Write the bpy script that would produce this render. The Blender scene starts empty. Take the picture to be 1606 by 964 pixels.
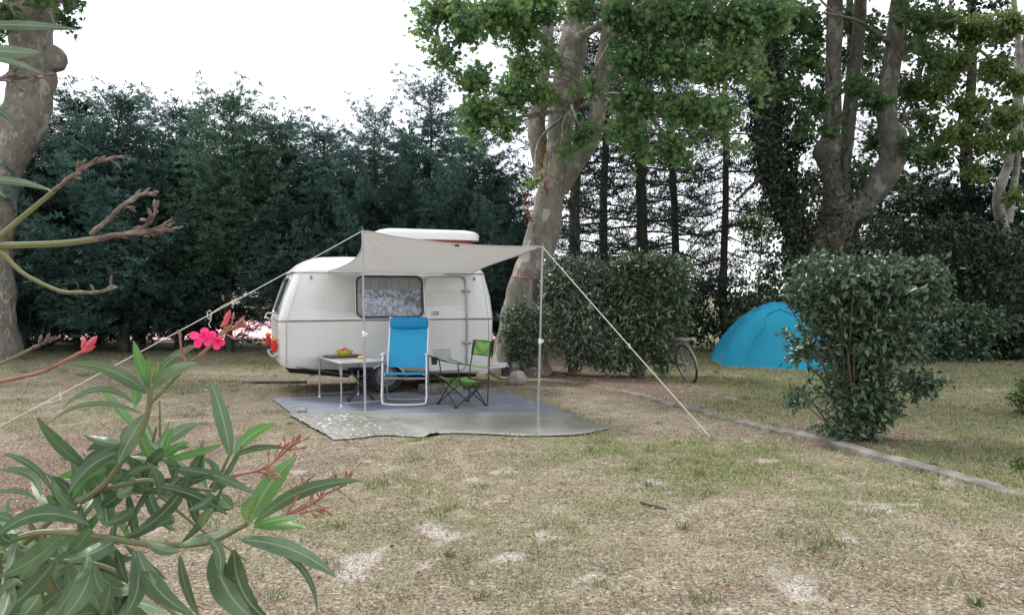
import bpy, math, random
import numpy as np
from mathutils import Vector, Matrix
R = math.radians
rng = np.random.default_rng(7); random.seed(7)
F = 1200.0; H = 1.55; HZ = 461.0        # focal length in photo pixels, eye height, horizon row
scene = bpy.context.scene; C = scene.collection

# ------------------------------------------------------------------ camera, world, sun
cam_d = bpy.data.cameras.new('camera'); cam = bpy.data.objects.new('camera', cam_d); C.objects.link(cam)
cam.location = (0, 0, H); cam.rotation_euler = (R(90), 0, 0)
cam_d.sensor_width = 36; cam_d.lens = 36*F/1606; cam_d.shift_y = -21/1606
cam_d.clip_start = .05; cam_d.clip_end = 2000
scene.camera = cam
scene.view_settings.view_transform = 'Standard'; scene.view_settings.look = 'None'
scene.view_settings.exposure = 1.25; scene.view_settings.gamma = 1
SUN_EL, SUN_AZ = 52, -50      # azimuth measured from +Y (view direction) towards +X
w = bpy.data.worlds.new('World'); scene.world = w; w.use_nodes = True
nt = w.node_tree; nt.nodes.clear()
out = nt.nodes.new('ShaderNodeOutputWorld'); bg = nt.nodes.new('ShaderNodeBackground'); bg.inputs['Strength'].default_value = .1
sky = nt.nodes.new('ShaderNodeTexSky'); sky.sky_type = 'NISHITA'; sky.sun_disc = False
sky.sun_elevation = R(SUN_EL); sky.sun_rotation = R(SUN_AZ)
mx = nt.nodes.new('ShaderNodeMixRGB'); mx.inputs[0].default_value = .85
ns = nt.nodes.new('ShaderNodeTexNoise'); ns.inputs['Scale'].default_value = 2.2; ns.inputs['Detail'].default_value = 5
cr = nt.nodes.new('ShaderNodeValToRGB'); cr.color_ramp.elements[0].color = (.80, .83, .90, 1); cr.color_ramp.elements[1].color = (1, .99, 1, 1)
cr.color_ramp.elements[0].position = .3; cr.color_ramp.elements[1].position = .7
ml = nt.nodes.new('ShaderNodeVectorMath'); ml.operation = 'SCALE'; ml.inputs['Scale'].default_value = 7.7
nt.links.new(ns.outputs['Fac'], cr.inputs[0]); nt.links.new(cr.outputs[0], ml.inputs[0]); nt.links.new(ml.outputs[0], mx.inputs[2])
nt.links.new(sky.outputs[0], mx.inputs[1]); nt.links.new(mx.outputs[0], bg.inputs['Color']); nt.links.new(bg.outputs[0], out.inputs['Surface'])
sd = bpy.data.lights.new('sun', 'SUN'); sd.energy = 1.5; sd.angle = R(12); sd.color = (1, .97, .92)
so = bpy.data.objects.new('sun', sd); C.objects.link(so); so.location = (0, 0, 30)
_az = R(SUN_AZ); _el = R(SUN_EL)
sdir = Vector((math.sin(_az)*math.cos(_el), math.cos(_az)*math.cos(_el), math.sin(_el)))
so.rotation_euler = (-sdir).to_track_quat('-Z', 'Y').to_euler()

# ------------------------------------------------------------------ helpers
def P(px, py, d): return np.array([(px-803)/F*d, d, H-(py-HZ)/F*d])
def G(px, py, z=0.0):
    d = (H-z)*F/(py-HZ); return np.array([(px-803)/F*d, d, z])
def nrm(a): a = np.asarray(a, float); return a/(np.linalg.norm(a, axis=-1, keepdims=True)+1e-9)

def material(name, cols, scale=5., rough=.6, metal=0., bump=0., bscale=40., island=False, transl=0., spec=.5, detail=6., stretch=None, transm=0., alpha=None, coat=0.):
    m = bpy.data.materials.new(name); m.use_nodes = True; t = m.node_tree; N = t.nodes; L = t.links
    b = N['Principled BSDF']; b.inputs['Roughness'].default_value = rough; b.inputs['Metallic'].default_value = metal
    b.inputs['Specular IOR Level'].default_value = spec; b.inputs['Transmission Weight'].default_value = transm
    b.inputs['Coat Weight'].default_value = coat
    if not isinstance(cols[0], (tuple, list)): cols = [cols]
    tc = N.new('ShaderNodeTexCoord'); vec = tc.outputs['Object']
    if stretch:
        mp = N.new('ShaderNodeMapping'); mp.inputs['Scale'].default_value = stretch; L.new(vec, mp.inputs[0]); vec = mp.outputs[0]
    if len(cols) == 1: cols = [cols[0], tuple(c*.88 for c in cols[0])]
    n = N.new('ShaderNodeTexNoise'); n.inputs['Scale'].default_value = scale; n.inputs['Detail'].default_value = detail; L.new(vec, n.inputs['Vector'])
    ramp = N.new('ShaderNodeValToRGB'); el = ramp.color_ramp.elements
    while len(el) < len(cols): el.new(.5)
    lo, hi = (.0, 1.) if island else (.33, .67)
    for i, c in enumerate(cols):
        el[i].position = lo+(hi-lo)*i/(len(cols)-1); el[i].color = (*c, 1)
    if island:
        g = N.new('ShaderNodeNewGeometry'); mi = N.new('ShaderNodeMath'); mi.operation = 'MULTIPLY_ADD'
        mi.inputs[1].default_value = .6; L.new(g.outputs['Random Per Island'], mi.inputs[0])
        m2 = N.new('ShaderNodeMath'); m2.operation = 'MULTIPLY_ADD'; m2.inputs[1].default_value = 1.2; m2.inputs[2].default_value = -.4
        L.new(n.outputs['Fac'], m2.inputs[0]); L.new(m2.outputs[0], mi.inputs[2]); L.new(mi.outputs[0], ramp.inputs[0])
    else: L.new(n.outputs['Fac'], ramp.inputs[0])
    L.new(ramp.outputs[0], b.inputs['Base Color'])
    if bump:
        n2 = N.new('ShaderNodeTexNoise'); n2.inputs['Scale'].default_value = bscale; n2.inputs['Detail'].default_value = 4; L.new(vec, n2.inputs['Vector'])
        bp = N.new('ShaderNodeBump'); bp.inputs['Strength'].default_value = min(1, bump); bp.inputs['Distance'].default_value = .02
        L.new(n2.outputs['Fac'], bp.inputs['Height']); L.new(bp.outputs[0], b.inputs['Normal'])
    if transl:
        tr = N.new('ShaderNodeBsdfTranslucent'); ms = N.new('ShaderNodeMixShader'); ms.inputs[0].default_value = transl
        L.new(ramp.outputs[0], tr.inputs[0]); L.new(b.outputs[0], ms.inputs[1]); L.new(tr.outputs[0], ms.inputs[2])
        L.new(ms.outputs[0], N['Material Output'].inputs['Surface'])
    if alpha is not None: b.inputs['Alpha'].default_value = alpha
    m['b'] = 1
    return m

def finish(name, me, mat, parent, smooth, local, angle=None):
    if isinstance(mat, (list, tuple)):
        for m_ in mat: me.materials.append(m_)
    else: me.materials.append(mat)
    if smooth:
        me.polygons.foreach_set('use_smooth', np.ones(len(me.polygons), bool))
        if angle: me.set_sharp_from_angle(angle=R(angle))
    o = bpy.data.objects.new(name, me); C.objects.link(o)
    if parent is not None:
        o.parent = parent
        if not local:
            M = Matrix.LocRotScale(root_of(parent).location, root_of(parent).rotation_euler, root_of(parent).scale)
            # children of the thing carry world coordinates; deeper levels inherit
            if parent.type == 'EMPTY': o.matrix_parent_inverse = M.inverted()
    return o
def root_of(o):
    while o.parent: o = o.parent
    return o

def mesh_np(name, V, Fa, mat, parent=None, smooth=False, local=False, col=None, uv=None, angle=None):
    """uniform faces, Fa (n,k)"""
    V = np.asarray(V, np.float32); Fa = np.asarray(Fa, np.int32); k = Fa.shape[1]
    me = bpy.data.meshes.new(name); me.vertices.add(len(V)); me.vertices.foreach_set('co', V.ravel())
    me.loops.add(Fa.size); me.loops.foreach_set('vertex_index', Fa.ravel())
    me.polygons.add(len(Fa)); me.polygons.foreach_set('loop_start', np.arange(0, Fa.size, k, dtype=np.int32))
    me.update(calc_edges=True)
    if col is not None:
        for nm, a in col.items():
            a = np.asarray(a, np.float32)
            if a.ndim == 1: at = me.attributes.new(nm, 'FLOAT', 'POINT'); at.data.foreach_set('value', a)
            else:
                at = me.attributes.new(nm, 'FLOAT_COLOR', 'POINT'); at.data.foreach_set('color', np.c_[a, np.ones(len(a), np.float32)].astype(np.float32).ravel())
    if uv is not None:
        l = me.uv_layers.new(name='UVMap'); l.data.foreach_set('uv', np.asarray(uv, np.float32)[Fa.ravel()].ravel())
    return finish(name, me, mat, parent, smooth, local, angle)

class MB:
    def __init__(s): s.v = []; s.f = []; s.n = 0; s.mi = []
    def add(s, v, f, mi=0):
        v = np.asarray(v, float); s.v.append(v)
        for q in f: s.f.append(tuple(int(i)+s.n for i in q)); s.mi.append(mi)
        s.n += len(v); return s
    def box(s, c, size, rot=None, bev=0., mi=0):
        sx, sy, sz = [a/2 for a in size]; b = min(bev, sx*.99, sy*.99, sz*.99)
        if b <= 0:
            v = np.array([(x, y, z) for x in (-sx, sx) for y in (-sy, sy) for z in (-sz, sz)])
            f = [(0,1,3,2),(4,6,7,5),(0,4,5,1),(2,3,7,6),(0,2,6,4),(1,5,7,3)]
        else:
            v = []
            for x in (-1,1):
                for y in (-1,1):
                    for z in (-1,1):
                        v += [(x*sx, y*(sy-b), z*(sz-b)), (x*(sx-b), y*sy, z*(sz-b)), (x*(sx-b), y*(sy-b), z*sz)]
            v = np.array(v); f = []
            from itertools import product
            idx = lambda x,y,z,k: ((x*2+y)*2+z)*3+k
            for x in (0,1): f.append((idx(x,0,0,0),idx(x,1,0,0),idx(x,1,1,0),idx(x,0,1,0)))
            for y in (0,1): f.append((idx(0,y,0,1),idx(1,y,0,1),idx(1,y,1,1),idx(0,y,1,1)))
            for z in (0,1): f.append((idx(0,0,z,2),idx(1,0,z,2),idx(1,1,z,2),idx(0,1,z,2)))
            for x,y in product((0,1),(0,1)): f.append((idx(x,y,0,0),idx(x,y,1,0),idx(x,y,1,1),idx(x,y,0,1)))
            for x,z in product((0,1),(0,1)): f.append((idx(x,0,z,0),idx(x,1,z,0),idx(x,1,z,2),idx(x,0,z,2)))
            for y,z in product((0,1),(0,1)): f.append((idx(0,y,z,1),idx(1,y,z,1),idx(1,y,z,2),idx(0,y,z,2)))
            for x,y,z in product((0,1),(0,1),(0,1)): f.append((idx(x,y,z,0),idx(x,y,z,1),idx(x,y,z,2)))
        if rot is not None: v = v @ np.array(rot).T
        return s.add(v+np.array(c), f, mi)
    def tube(s, path, r, seg=8, closed=False, caps=True, mi=0, flat=1.):
        p = np.asarray(path, float); n = len(p); r = np.broadcast_to(np.asarray(r, float), (n,))
        if closed: t = nrm(np.roll(p, -1, 0)-np.roll(p, 1, 0))
        else: t = nrm(np.gradient(p, axis=0))
        up = np.array([0, 0, 1.]) if abs(t[0][2]) < .9 else np.array([1., 0, 0])
        a = nrm(np.cross(t[0], up)); A = []
        for i in range(n):
            a = nrm(a-t[i]*np.dot(a, t[i])); A.append(a)
        A = np.array(A); B = np.cross(t, A)
        th = np.linspace(0, 2*np.pi, seg, endpoint=False)
        v = p[:, None]+r[:, None, None]*(np.cos(th)[None, :, None]*A[:, None]+flat*np.sin(th)[None, :, None]*B[:, None])
        f = []; m = n if closed else n-1
        for i in range(m):
            j = (i+1) % n
            for k in range(seg):
                l = (k+1) % seg; f.append((i*seg+k, i*seg+l, j*seg+l, j*seg+k))
        if caps and not closed: f.append(tuple(range(seg))[::-1]); f.append(tuple((n-1)*seg+k for k in range(seg)))
        return s.add(v.reshape(-1, 3), f, mi)
    def lathe(s, prof, c, axis=(0,0,1), seg=24, mi=0):
        ax = nrm(axis); u = nrm(np.cross(ax, (0,0,1.) if abs(ax[2]) < .9 else (1.,0,0))); w_ = np.cross(ax, u)
        th = np.linspace(0, 2*np.pi, seg, endpoint=False); v = []
        for r_, h_ in prof: v.append(np.array(c)+ax*h_+r_*(np.cos(th)[:, None]*u+np.sin(th)[:, None]*w_))
        f = []; n = len(prof)
        for i in range(n-1):
            for k in range(seg):
                l = (k+1) % seg; f.append((i*seg+k, i*seg+l, (i+1)*seg+l, (i+1)*seg+k))
        return s.add(np.concatenate(v), f, mi)
    def build(s, name, mat, parent=None, smooth=True, local=True, angle=35):
        me = bpy.data.meshes.new(name); me.from_pydata(np.concatenate(s.v).tolist(), [], s.f); 
        if any(s.mi): me.polygons.foreach_set('material_index', s.mi)
        me.validate(); me.update()
        return finish(name, me, mat, parent, smooth, local, angle)

def thing(name, label, cat, loc=(0,0,0), rz=0, group=None):
    o = bpy.data.objects.new(name, None); C.objects.link(o); o.empty_display_size = .2
    o.location = Vector([float(a) for a in loc]); o.rotation_euler = (0, 0, rz)
    return tag(o, label, cat, group)
def tag(o, label, cat, group=None, kind=None):
    o['label'] = label; o['category'] = cat
    if group: o['group'] = group
    if kind: o['kind'] = kind
    return o
def copy_tree(o, parent=None):
    c = o.copy(); C.objects.link(c); c.parent = parent
    for ch in [x for x in bpy.data.objects if x.parent == o]: copy_tree(ch, c)
    return c
def smooth_path(pts, n=8):
    p = np.asarray(pts, float)
    if len(p) < 3: return np.array([p[0]*(1-t)+p[-1]*t for t in np.linspace(0, 1, n)])
    q = np.vstack([2*p[0]-p[1], p, 2*p[-1]-p[-2]]); o = []
    for i in range(1, len(q)-2):
        a, b, c, d = q[i-1:i+3]
        for t in np.linspace(0, 1, n, endpoint=False):
            o.append(.5*((2*b)+(c-a)*t+(2*a-5*b+4*c-d)*t*t+(-a+3*b-3*c+d)*t**3))
    o.append(p[-1]); return np.array(o)
def rrect(x0, x1, z0, z1, r, n=6):
    o = []
    for cx, cz, a in ((x1-r, z1-r, 0), (x0+r, z1-r, 90), (x0+r, z0+r, 180), (x1-r, z0+r, 270)):
        for t in np.linspace(a, a+90, n): o.append((cx+r*math.cos(R(t)), cz+r*math.sin(R(t))))
    return np.array(o)
_perm = np.random.default_rng(3).random((256, 256))
def vnoise(x, y):
    x = np.asarray(x, float); y = np.asarray(y, float); xi = np.floor(x).astype(int); yi = np.floor(y).astype(int)
    fx = x-xi; fy = y-yi; fx = fx*fx*(3-2*fx); fy = fy*fy*(3-2*fy); g = lambda a, b: _perm[a % 256, b % 256]
    return (g(xi, yi)*(1-fx)+g(xi+1, yi)*fx)*(1-fy)+(g(xi, yi+1)*(1-fx)+g(xi+1, yi+1)*fx)*fy
def fbm(x, y, o=4):
    s = 0; a = .5; t = 0
    for i in range(o): s = s+a*vnoise(x*2**i+17*i, y*2**i+31*i); t += a; a *= .55
    return s/t

# ---- foliage ------------------------------------------------------------
LEAF2 = (np.array([(0,0,0),(.45,-.5,.12),(1,0,-.05),(.45,.5,.12)]), np.array([(0,1,2),(0,2,3)]))
SPRAY = (np.array([(0,0,0),(.55,-.5,0),(1,0,0),(.55,.5,0)]), np.array([(0,1,2),(0,2,3)]))
_a = np.array([-150,-115,-88,-58,-38,0,38,58,88,115,150]); _r = np.array([.30,.50,.24,.58,.26,.66,.26,.58,.24,.50,.30])
PLANE = (np.vstack([(0,0,0), np.c_[.35+_r*np.cos(np.radians(_a)), _r*np.sin(np.radians(_a))*1.1, -.25*_r**2]]), np.array([(0,i,i+1) for i in range(1,11)]))
def scatter(tpl, c, d, n, L, W):
    T, Fc = tpl; d = nrm(d); n = n-d*np.sum(n*d, 1, keepdims=True); n = nrm(n); s = np.cross(n, d)
    L = np.broadcast_to(L, (len(c),)); W = np.broadcast_to(W, (len(c),))
    V = c[:, None]+T[None, :, 0, None]*(d*L[:, None])[:, None]+T[None, :, 1, None]*(s*W[:, None])[:, None]+T[None, :, 2, None]*(n*L[:, None])[:, None]
    Fa = Fc[None]+(np.arange(len(c))*len(T))[:, None, None]
    return V.reshape(-1, 3), Fa.reshape(-1, 3)
def join(parts):
    V = []; Fa = []; n = 0
    for v, f in parts: V.append(v); Fa.append(f+n); n += len(v)
    return np.concatenate(V), np.concatenate(Fa)
def twig_leaves(tips, dirs, tl, nl, ls, asp, tpl=LEAF2, droop=.3, g=rng, jit=.02):
    """leaves set along twigs ending at tips"""
    K = len(tips); dirs = nrm(dirs); t = g.random((K, nl)); base = tips[:, None]-dirs[:, None]*(t*tl)[..., None]
    base = base+g.normal(0, jit, base.shape)
    ld = nrm(dirs[:, None]*.7+g.normal(0, .65, base.shape)+np.array([0, 0, -droop]))
    ln = nrm(g.normal(0, .6, base.shape)+np.array([0, -.15, .9]))
    c = base.reshape(-1, 3); L = ls*(.6+.7*g.random(len(c)))
    return scatter(tpl, c, ld.reshape(-1, 3), ln.reshape(-1, 3), L, L*asp)

def conifer_mesh(seed, h, rad, z0=.4, nb=150, dens=1., droop=.0, shape=.8, spray=.145, tipup=.25, sw=.19):
    g = np.random.default_rng(seed); tr = MB(); fo_c = []; fo_d = []; thin = 1.0
    ph = g.random()*6
    pts = [(.12*math.sin(z*.9+ph)*min(1, z), .12*math.cos(z*.7+ph)*min(1, z), z) for z in np.linspace(-.2, h, 12)]
    tr.tube(pts, np.linspace(.095*h/7+.03, .015, 12), 8)
    for i in range(nb):
        u = (i+.5)/nb; z = z0+(h-z0)*u**.9; az = i*2.399+g.normal(0, .4)
        prof = (1-(z/h))**shape*(.75+.5*g.random())+.03
        L = rad*prof*(1 if g.random() < .85 else 1.25); L = max(L, .18)
        el = .15+tipup*g.random()-droop*(1-z/h)+ (.5 if z/h > .9 else 0)
        el = min(el, .80); n = max(5, int(L/.16)); t = np.linspace(0, 1, n+1)
        ox = .12*math.sin(z*.9+ph)*min(1, z); oy = .12*math.cos(z*.7+ph)*min(1, z)
        side = np.array([-math.sin(az), math.cos(az), 0]); out_ = np.array([math.cos(az), math.sin(az), 0])
        wob = g.normal(0, .12)
        bp = np.array([ox, oy, z])+L*(t[:, None]*out_+ (t**2*wob)[:, None]*side+((t*math.tan(el)+.18*np.sin(t*3)*-1*t+.15*t**3))[:, None]*np.array([0,0,1.]))
        tr.tube(bp[::2] if len(bp) > 4 else bp, np.linspace(.006+.008*L, .003, len(bp[::2] if len(bp) > 4 else bp)), 4, caps=False)
        for k in range(1, n+1):
            tk = t[k]
            if tk < .18: continue
            for sgn in (-1, 1):
                tl = L*.42*(1-tk*.75)*(.5+.7*g.random())*(.65 if z/h > .8 else 1)+.10
                dirv = nrm(out_*(.55+.3*tk)+side*sgn*(.9-.4*tk)+np.array([0,0,1])*g.normal(.05, .22))
                m = max(6, int(tl/.017*dens)); s_ = g.random(m)**.75
                c = bp[k]+dirv*(s_*tl)[:, None]+np.array([0,0,-1.])*(s_**2*tl*.12)[:, None]
                dd = nrm(dirv*.9+g.normal(0, .42, (m, 3))+np.array([0,0,.2]))
                fo_c.append(c); fo_d.append(dd)
    kk = int(1500*dens); zz = z0+.5+(h-z0-.45)*g.random(kk)**.7; aa = g.random(kk)*6.28; rr = g.random(kk)*(.10+.22*(1-zz/h)*rad/2.2+.12)
    fo_c.append(np.c_[.12*np.sin(zz*.9+ph)+rr*np.cos(aa), .12*np.cos(zz*.7+ph)+rr*np.sin(aa), zz]); fo_d.append(nrm(np.c_[np.cos(aa), np.sin(aa), .5+0*aa]+g.normal(0, .35, (kk, 3))))
    c = np.concatenate(fo_c); d = np.concatenate(fo_d)
    nn = nrm(g.normal(0, .6, c.shape)+np.array([0,0,.8])); L = spray*(.6+.8*g.random(len(c)))
    return tr, scatter(SPRAY, c+g.normal(0, .018, c.shape), d, nn, L, L*sw)

# ------------------------------------------------------------------ materials
M = {}
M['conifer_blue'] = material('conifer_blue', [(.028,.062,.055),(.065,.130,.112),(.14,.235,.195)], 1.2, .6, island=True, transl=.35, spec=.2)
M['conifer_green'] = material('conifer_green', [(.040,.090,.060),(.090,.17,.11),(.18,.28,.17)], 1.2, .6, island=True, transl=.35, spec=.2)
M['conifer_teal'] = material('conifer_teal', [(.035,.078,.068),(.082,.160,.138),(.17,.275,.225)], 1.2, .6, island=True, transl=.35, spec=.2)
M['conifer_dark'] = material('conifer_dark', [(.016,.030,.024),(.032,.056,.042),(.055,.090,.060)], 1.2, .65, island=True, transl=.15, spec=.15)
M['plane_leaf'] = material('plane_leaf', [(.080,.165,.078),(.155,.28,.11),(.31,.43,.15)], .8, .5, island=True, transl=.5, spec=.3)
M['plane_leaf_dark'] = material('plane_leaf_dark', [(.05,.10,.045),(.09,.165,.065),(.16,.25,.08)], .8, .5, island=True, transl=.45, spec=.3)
M['yellow_leaf'] = material('yellow_leaf', [(.07,.12,.035),(.14,.20,.06),(.25,.32,.10)], .8, .5, island=True, transl=.45, spec=.3)
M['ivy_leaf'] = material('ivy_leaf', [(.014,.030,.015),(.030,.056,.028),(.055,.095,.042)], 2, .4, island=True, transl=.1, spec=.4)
M['laurel'] = material('laurel', [(.045,.080,.040),(.09,.145,.070),(.17,.22,.12)], 2, .30, island=True, transl=.15, spec=.7)
M['laurel_right'] = material('laurel_right', [(.038,.070,.042),(.075,.125,.070),(.15,.205,.115)], 2, .36, island=True, transl=.2, spec=.5)
M['photinia'] = material('photinia', [(.055,.085,.058),(.13,.17,.11),(.29,.33,.24)], 2, .28, island=True, transl=.2, spec=.6)
M['fern'] = material('fern_leaf', [(.06,.11,.02),(.12,.2,.04)], 2, .5, island=True, transl=.3)
M['bark_plane'] = material('plane_bark', [(.11,.10,.085),(.20,.185,.155),(.17,.16,.135),(.30,.28,.24)], 4.2, .9, bump=.7, bscale=14, spec=.2, stretch=(1,1,.6))
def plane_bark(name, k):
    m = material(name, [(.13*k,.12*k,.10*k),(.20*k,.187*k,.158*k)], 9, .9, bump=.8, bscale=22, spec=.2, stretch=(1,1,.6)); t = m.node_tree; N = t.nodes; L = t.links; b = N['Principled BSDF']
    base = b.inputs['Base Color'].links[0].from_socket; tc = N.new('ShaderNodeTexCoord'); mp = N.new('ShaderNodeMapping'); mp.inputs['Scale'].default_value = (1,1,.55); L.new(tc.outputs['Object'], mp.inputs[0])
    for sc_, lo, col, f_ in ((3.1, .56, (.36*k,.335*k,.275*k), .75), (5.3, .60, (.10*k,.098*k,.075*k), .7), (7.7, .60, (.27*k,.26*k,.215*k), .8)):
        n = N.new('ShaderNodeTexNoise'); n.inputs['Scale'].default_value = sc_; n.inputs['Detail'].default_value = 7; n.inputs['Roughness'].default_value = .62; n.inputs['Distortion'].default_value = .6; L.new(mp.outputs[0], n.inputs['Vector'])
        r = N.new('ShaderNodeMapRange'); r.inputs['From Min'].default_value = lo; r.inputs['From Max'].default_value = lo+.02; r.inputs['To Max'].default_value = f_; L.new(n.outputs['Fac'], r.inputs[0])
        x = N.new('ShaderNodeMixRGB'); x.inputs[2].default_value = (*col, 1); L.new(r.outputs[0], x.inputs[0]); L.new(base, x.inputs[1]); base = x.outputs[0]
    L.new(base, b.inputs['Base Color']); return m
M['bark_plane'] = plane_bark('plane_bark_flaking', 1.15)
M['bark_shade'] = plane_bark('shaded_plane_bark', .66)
M['bark_ivy'] = material('dark_bark', [(.035,.028,.022),(.07,.058,.045)], 6, .9, bump=.6, bscale=20, stretch=(1,1,.3))
M['bark_grey'] = material('grey_bark', [(.12,.11,.10),(.20,.19,.17),(.28,.27,.24)], 5, .85, bump=.4, bscale=14)
M['stem'] = material('woody_stem', [(.06,.05,.035),(.13,.11,.08)], 8, .8)
M['rust'] = material('dry_ivy', [(.10,.03,.015),(.22,.07,.03),(.3,.14,.06)], 3, .8, island=True)
M['rust2'] = material('dry_brown_creeper', [(.05,.03,.02),(.10,.055,.035),(.16,.09,.05)], 3, .8, island=True)
M['white_paint'] = material('cream_caravan_paint', [(.60,.60,.57),(.64,.64,.61),(.66,.66,.635)], 1.3, .32, spec=.5, bump=.05, bscale=3, coat=.25)
_m = M['white_paint']; _t = _m.node_tree; _b = _t.nodes['Principled BSDF']; _base = _b.inputs['Base Color'].links[0].from_socket
_tc = _t.nodes.new('ShaderNodeTexCoord'); _mp = _t.nodes.new('ShaderNodeMapping'); _mp.inputs['Scale'].default_value = (5, 5, .7); _n = _t.nodes.new('ShaderNodeTexNoise'); _n.inputs['Scale'].default_value = 3; _n.inputs['Detail'].default_value = 6
_r = _t.nodes.new('ShaderNodeMapRange'); _r.inputs['From Min'].default_value = .52; _r.inputs['From Max'].default_value = .80; _r.inputs['To Max'].default_value = .13; _x = _t.nodes.new('ShaderNodeMixRGB'); _x.inputs[2].default_value = (.36,.34,.29,1)
_t.links.new(_tc.outputs['Object'], _mp.inputs[0]); _t.links.new(_mp.outputs[0], _n.inputs['Vector']); _t.links.new(_n.outputs['Fac'], _r.inputs[0]); _t.links.new(_r.outputs[0], _x.inputs[0]); _t.links.new(_base, _x.inputs[1]); _t.links.new(_x.outputs[0], _b.inputs['Base Color'])
M['roof_white'] = material('white_roof_shell', [(.74,.74,.72),(.68,.68,.66)], 2, .3)
M['alu'] = material('aluminium', [(.40,.41,.43),(.32,.33,.35)], 15, .4, metal=.6)
M['tube_white'] = material('painted_tube', [(.75,.76,.78),(.68,.69,.71)], 9, .35, metal=.3)
M['chrome'] = material('chrome_trim', (.55,.56,.58), 15, .25, metal=.9)
M['trim_red'] = material('maroon_trim', [(.17,.09,.09),(.22,.13,.13),(.28,.25,.25)], 3, .5)
M['red_canvas'] = material('red_canvas', [(.42,.085,.065),(.36,.07,.05)], 3, .7, bump=.3, bscale=12)
M['rubber'] = material('black_rubber', [(.012,.012,.012),(.025,.024,.022)], 12, .8)
M['black_plastic'] = material('black_plastic', (.018,.018,.02), 12, .45)
M['underbody'] = material('underbody_black', [(.012,.012,.012),(.03,.027,.024)], 6, .9)
M['steel'] = material('wheel_steel', [(.22,.22,.22),(.34,.34,.35)], 15, .45, metal=.5)
M['steel_dark'] = material('dark_galvanised', [(.06,.058,.062),(.11,.105,.11)], 9, .6, metal=.4)
M['lamp_red'] = material('red_lens', (.60,.02,.015), 15, .2)
M['lamp_orange'] = material('orange_lens', (.80,.16,.02), 15, .2)
M['awning'] = material('grey_awning_cloth', [(.49,.475,.455),(.45,.435,.415)], 1.5, .8, transl=.35, bump=.12, bscale=5)
M['blue_cloth'] = material('blue_mesh_cloth', [(.014,.32,.58),(.018,.36,.63)], 60, .6, transl=.12)
M['blue_cushion'] = material('blue_cushion', [(.008,.22,.48),(.010,.25,.52)], 30, .7)
M['rope'] = material('cream_cord', (.70,.68,.60), 50, .7)
M['mat'] = material('grey_ground_mat', [(.13,.145,.18),(.165,.18,.215),(.20,.215,.245)], 3, .8, bump=.3, bscale=60)
M['tray'] = material('maroon_tray', (.10,.03,.03), 8, .4)
M['bowl'] = material('lime_bowl', (.45,.52,.05), 8, .3)
M['fruit'] = material('red_fruit', [(.45,.06,.03),(.5,.2,.06)], 12, .4)
M['bread'] = material('bread', [(.60,.36,.14),(.7,.5,.25)], 20, .7)
M['table_top'] = material('table_top', [(.50,.50,.50),(.44,.44,.45)], 6, .22, metal=.1)
M['stone'] = material('stone', [(.20,.18,.16),(.33,.31,.28)], 9, .9, bump=.5, bscale=15)
M['concrete'] = material('concrete', [(.10,.088,.076),(.16,.145,.125),(.23,.212,.19)], 5, .95, bump=.8, bscale=30)
M['tent'] = material('blue_tent_cloth', [(.008,.38,.58),(.012,.44,.66)], 2, .5, transl=.35, bump=.5, bscale=3.2)
M['tent_dark'] = material('tent_seam', (.006,.26,.50), 8, .6)
M['tent_grey'] = material('tent_skirt', [(.2,.2,.24),(.3,.27,.28)], 12, .7)
M['black_cloth'] = material('black_cloth', (.014,.014,.018), 30, .8)

def green_check():
    m = material('green_check_cloth', [(.05,.16,.02),(.20,.42,.05)], 12, .7, transl=.15); t = m.node_tree; N = t.nodes; L = t.links
    b = N['Principled BSDF']; tc = N.new('ShaderNodeTexCoord'); last = None
    acc = None
    for ax in ('X', 'Z', 'Y'):
        wv = N.new('ShaderNodeTexWave'); wv.bands_direction = ax; wv.inputs['Scale'].default_value = 11; wv.inputs['Distortion'].default_value = .4; wv.inputs['Detail'].default_value = 1
        L.new(tc.outputs['Object'], wv.inputs[0])
        if acc is None: acc = wv.outputs['Fac']
        else:
            a = N.new('ShaderNodeMath'); a.operation = 'ADD'; L.new(acc, a.inputs[0]); L.new(wv.outputs['Fac'], a.inputs[1]); acc = a.outputs[0]
    r = N.new('ShaderNodeValToRGB'); r.color_ramp.elements[0].position = .25; r.color_ramp.elements[1].position = .8
    r.color_ramp.elements[0].color = (.07,.20,.03,1); r.color_ramp.elements[1].color = (.36,.58,.16,1)
    d = N.new('ShaderNodeMath'); d.operation = 'DIVIDE'; d.inputs[1].default_value = 3; L.new(acc, d.inputs[0]); L.new(d.outputs[0], r.inputs[0]); L.new(r.outputs[0], b.inputs['Base Color'])
    return m
M['green_check'] = green_check()

def glass_mat(name, tint, refl=.12):
    m = bpy.data.materials.new(name); m.use_nodes = True; N = m.node_tree.nodes; L = m.node_tree.links; N.remove(N['Principled BSDF'])
    tr = N.new('ShaderNodeBsdfTransparent'); tr.inputs[0].default_value = (*tint, 1); gl = N.new('ShaderNodeBsdfGlossy'); gl.inputs['Roughness'].default_value = .03
    fr = N.new('ShaderNodeFresnel'); fr.inputs[0].default_value = 1.6; mi = N.new('ShaderNodeMixShader')
    n = N.new('ShaderNodeTexNoise'); n.inputs['Scale'].default_value = 3; bp = N.new('ShaderNodeBump'); bp.inputs['Strength'].default_value = .25; bp.inputs['Distance'].default_value = .02
    L.new(n.outputs[0], bp.inputs['Height']); L.new(bp.outputs[0], gl.inputs['Normal'])
    ad = N.new('ShaderNodeMath'); ad.inputs[1].default_value = refl-.05; L.new(fr.outputs[0], ad.inputs[0]); L.new(ad.outputs[0], mi.inputs[0])
    L.new(tr.outputs[0], mi.inputs[1]); L.new(gl.outputs[0], mi.inputs[2]); L.new(mi.outputs[0], N['Material Output'].inputs[0]); return m
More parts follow.
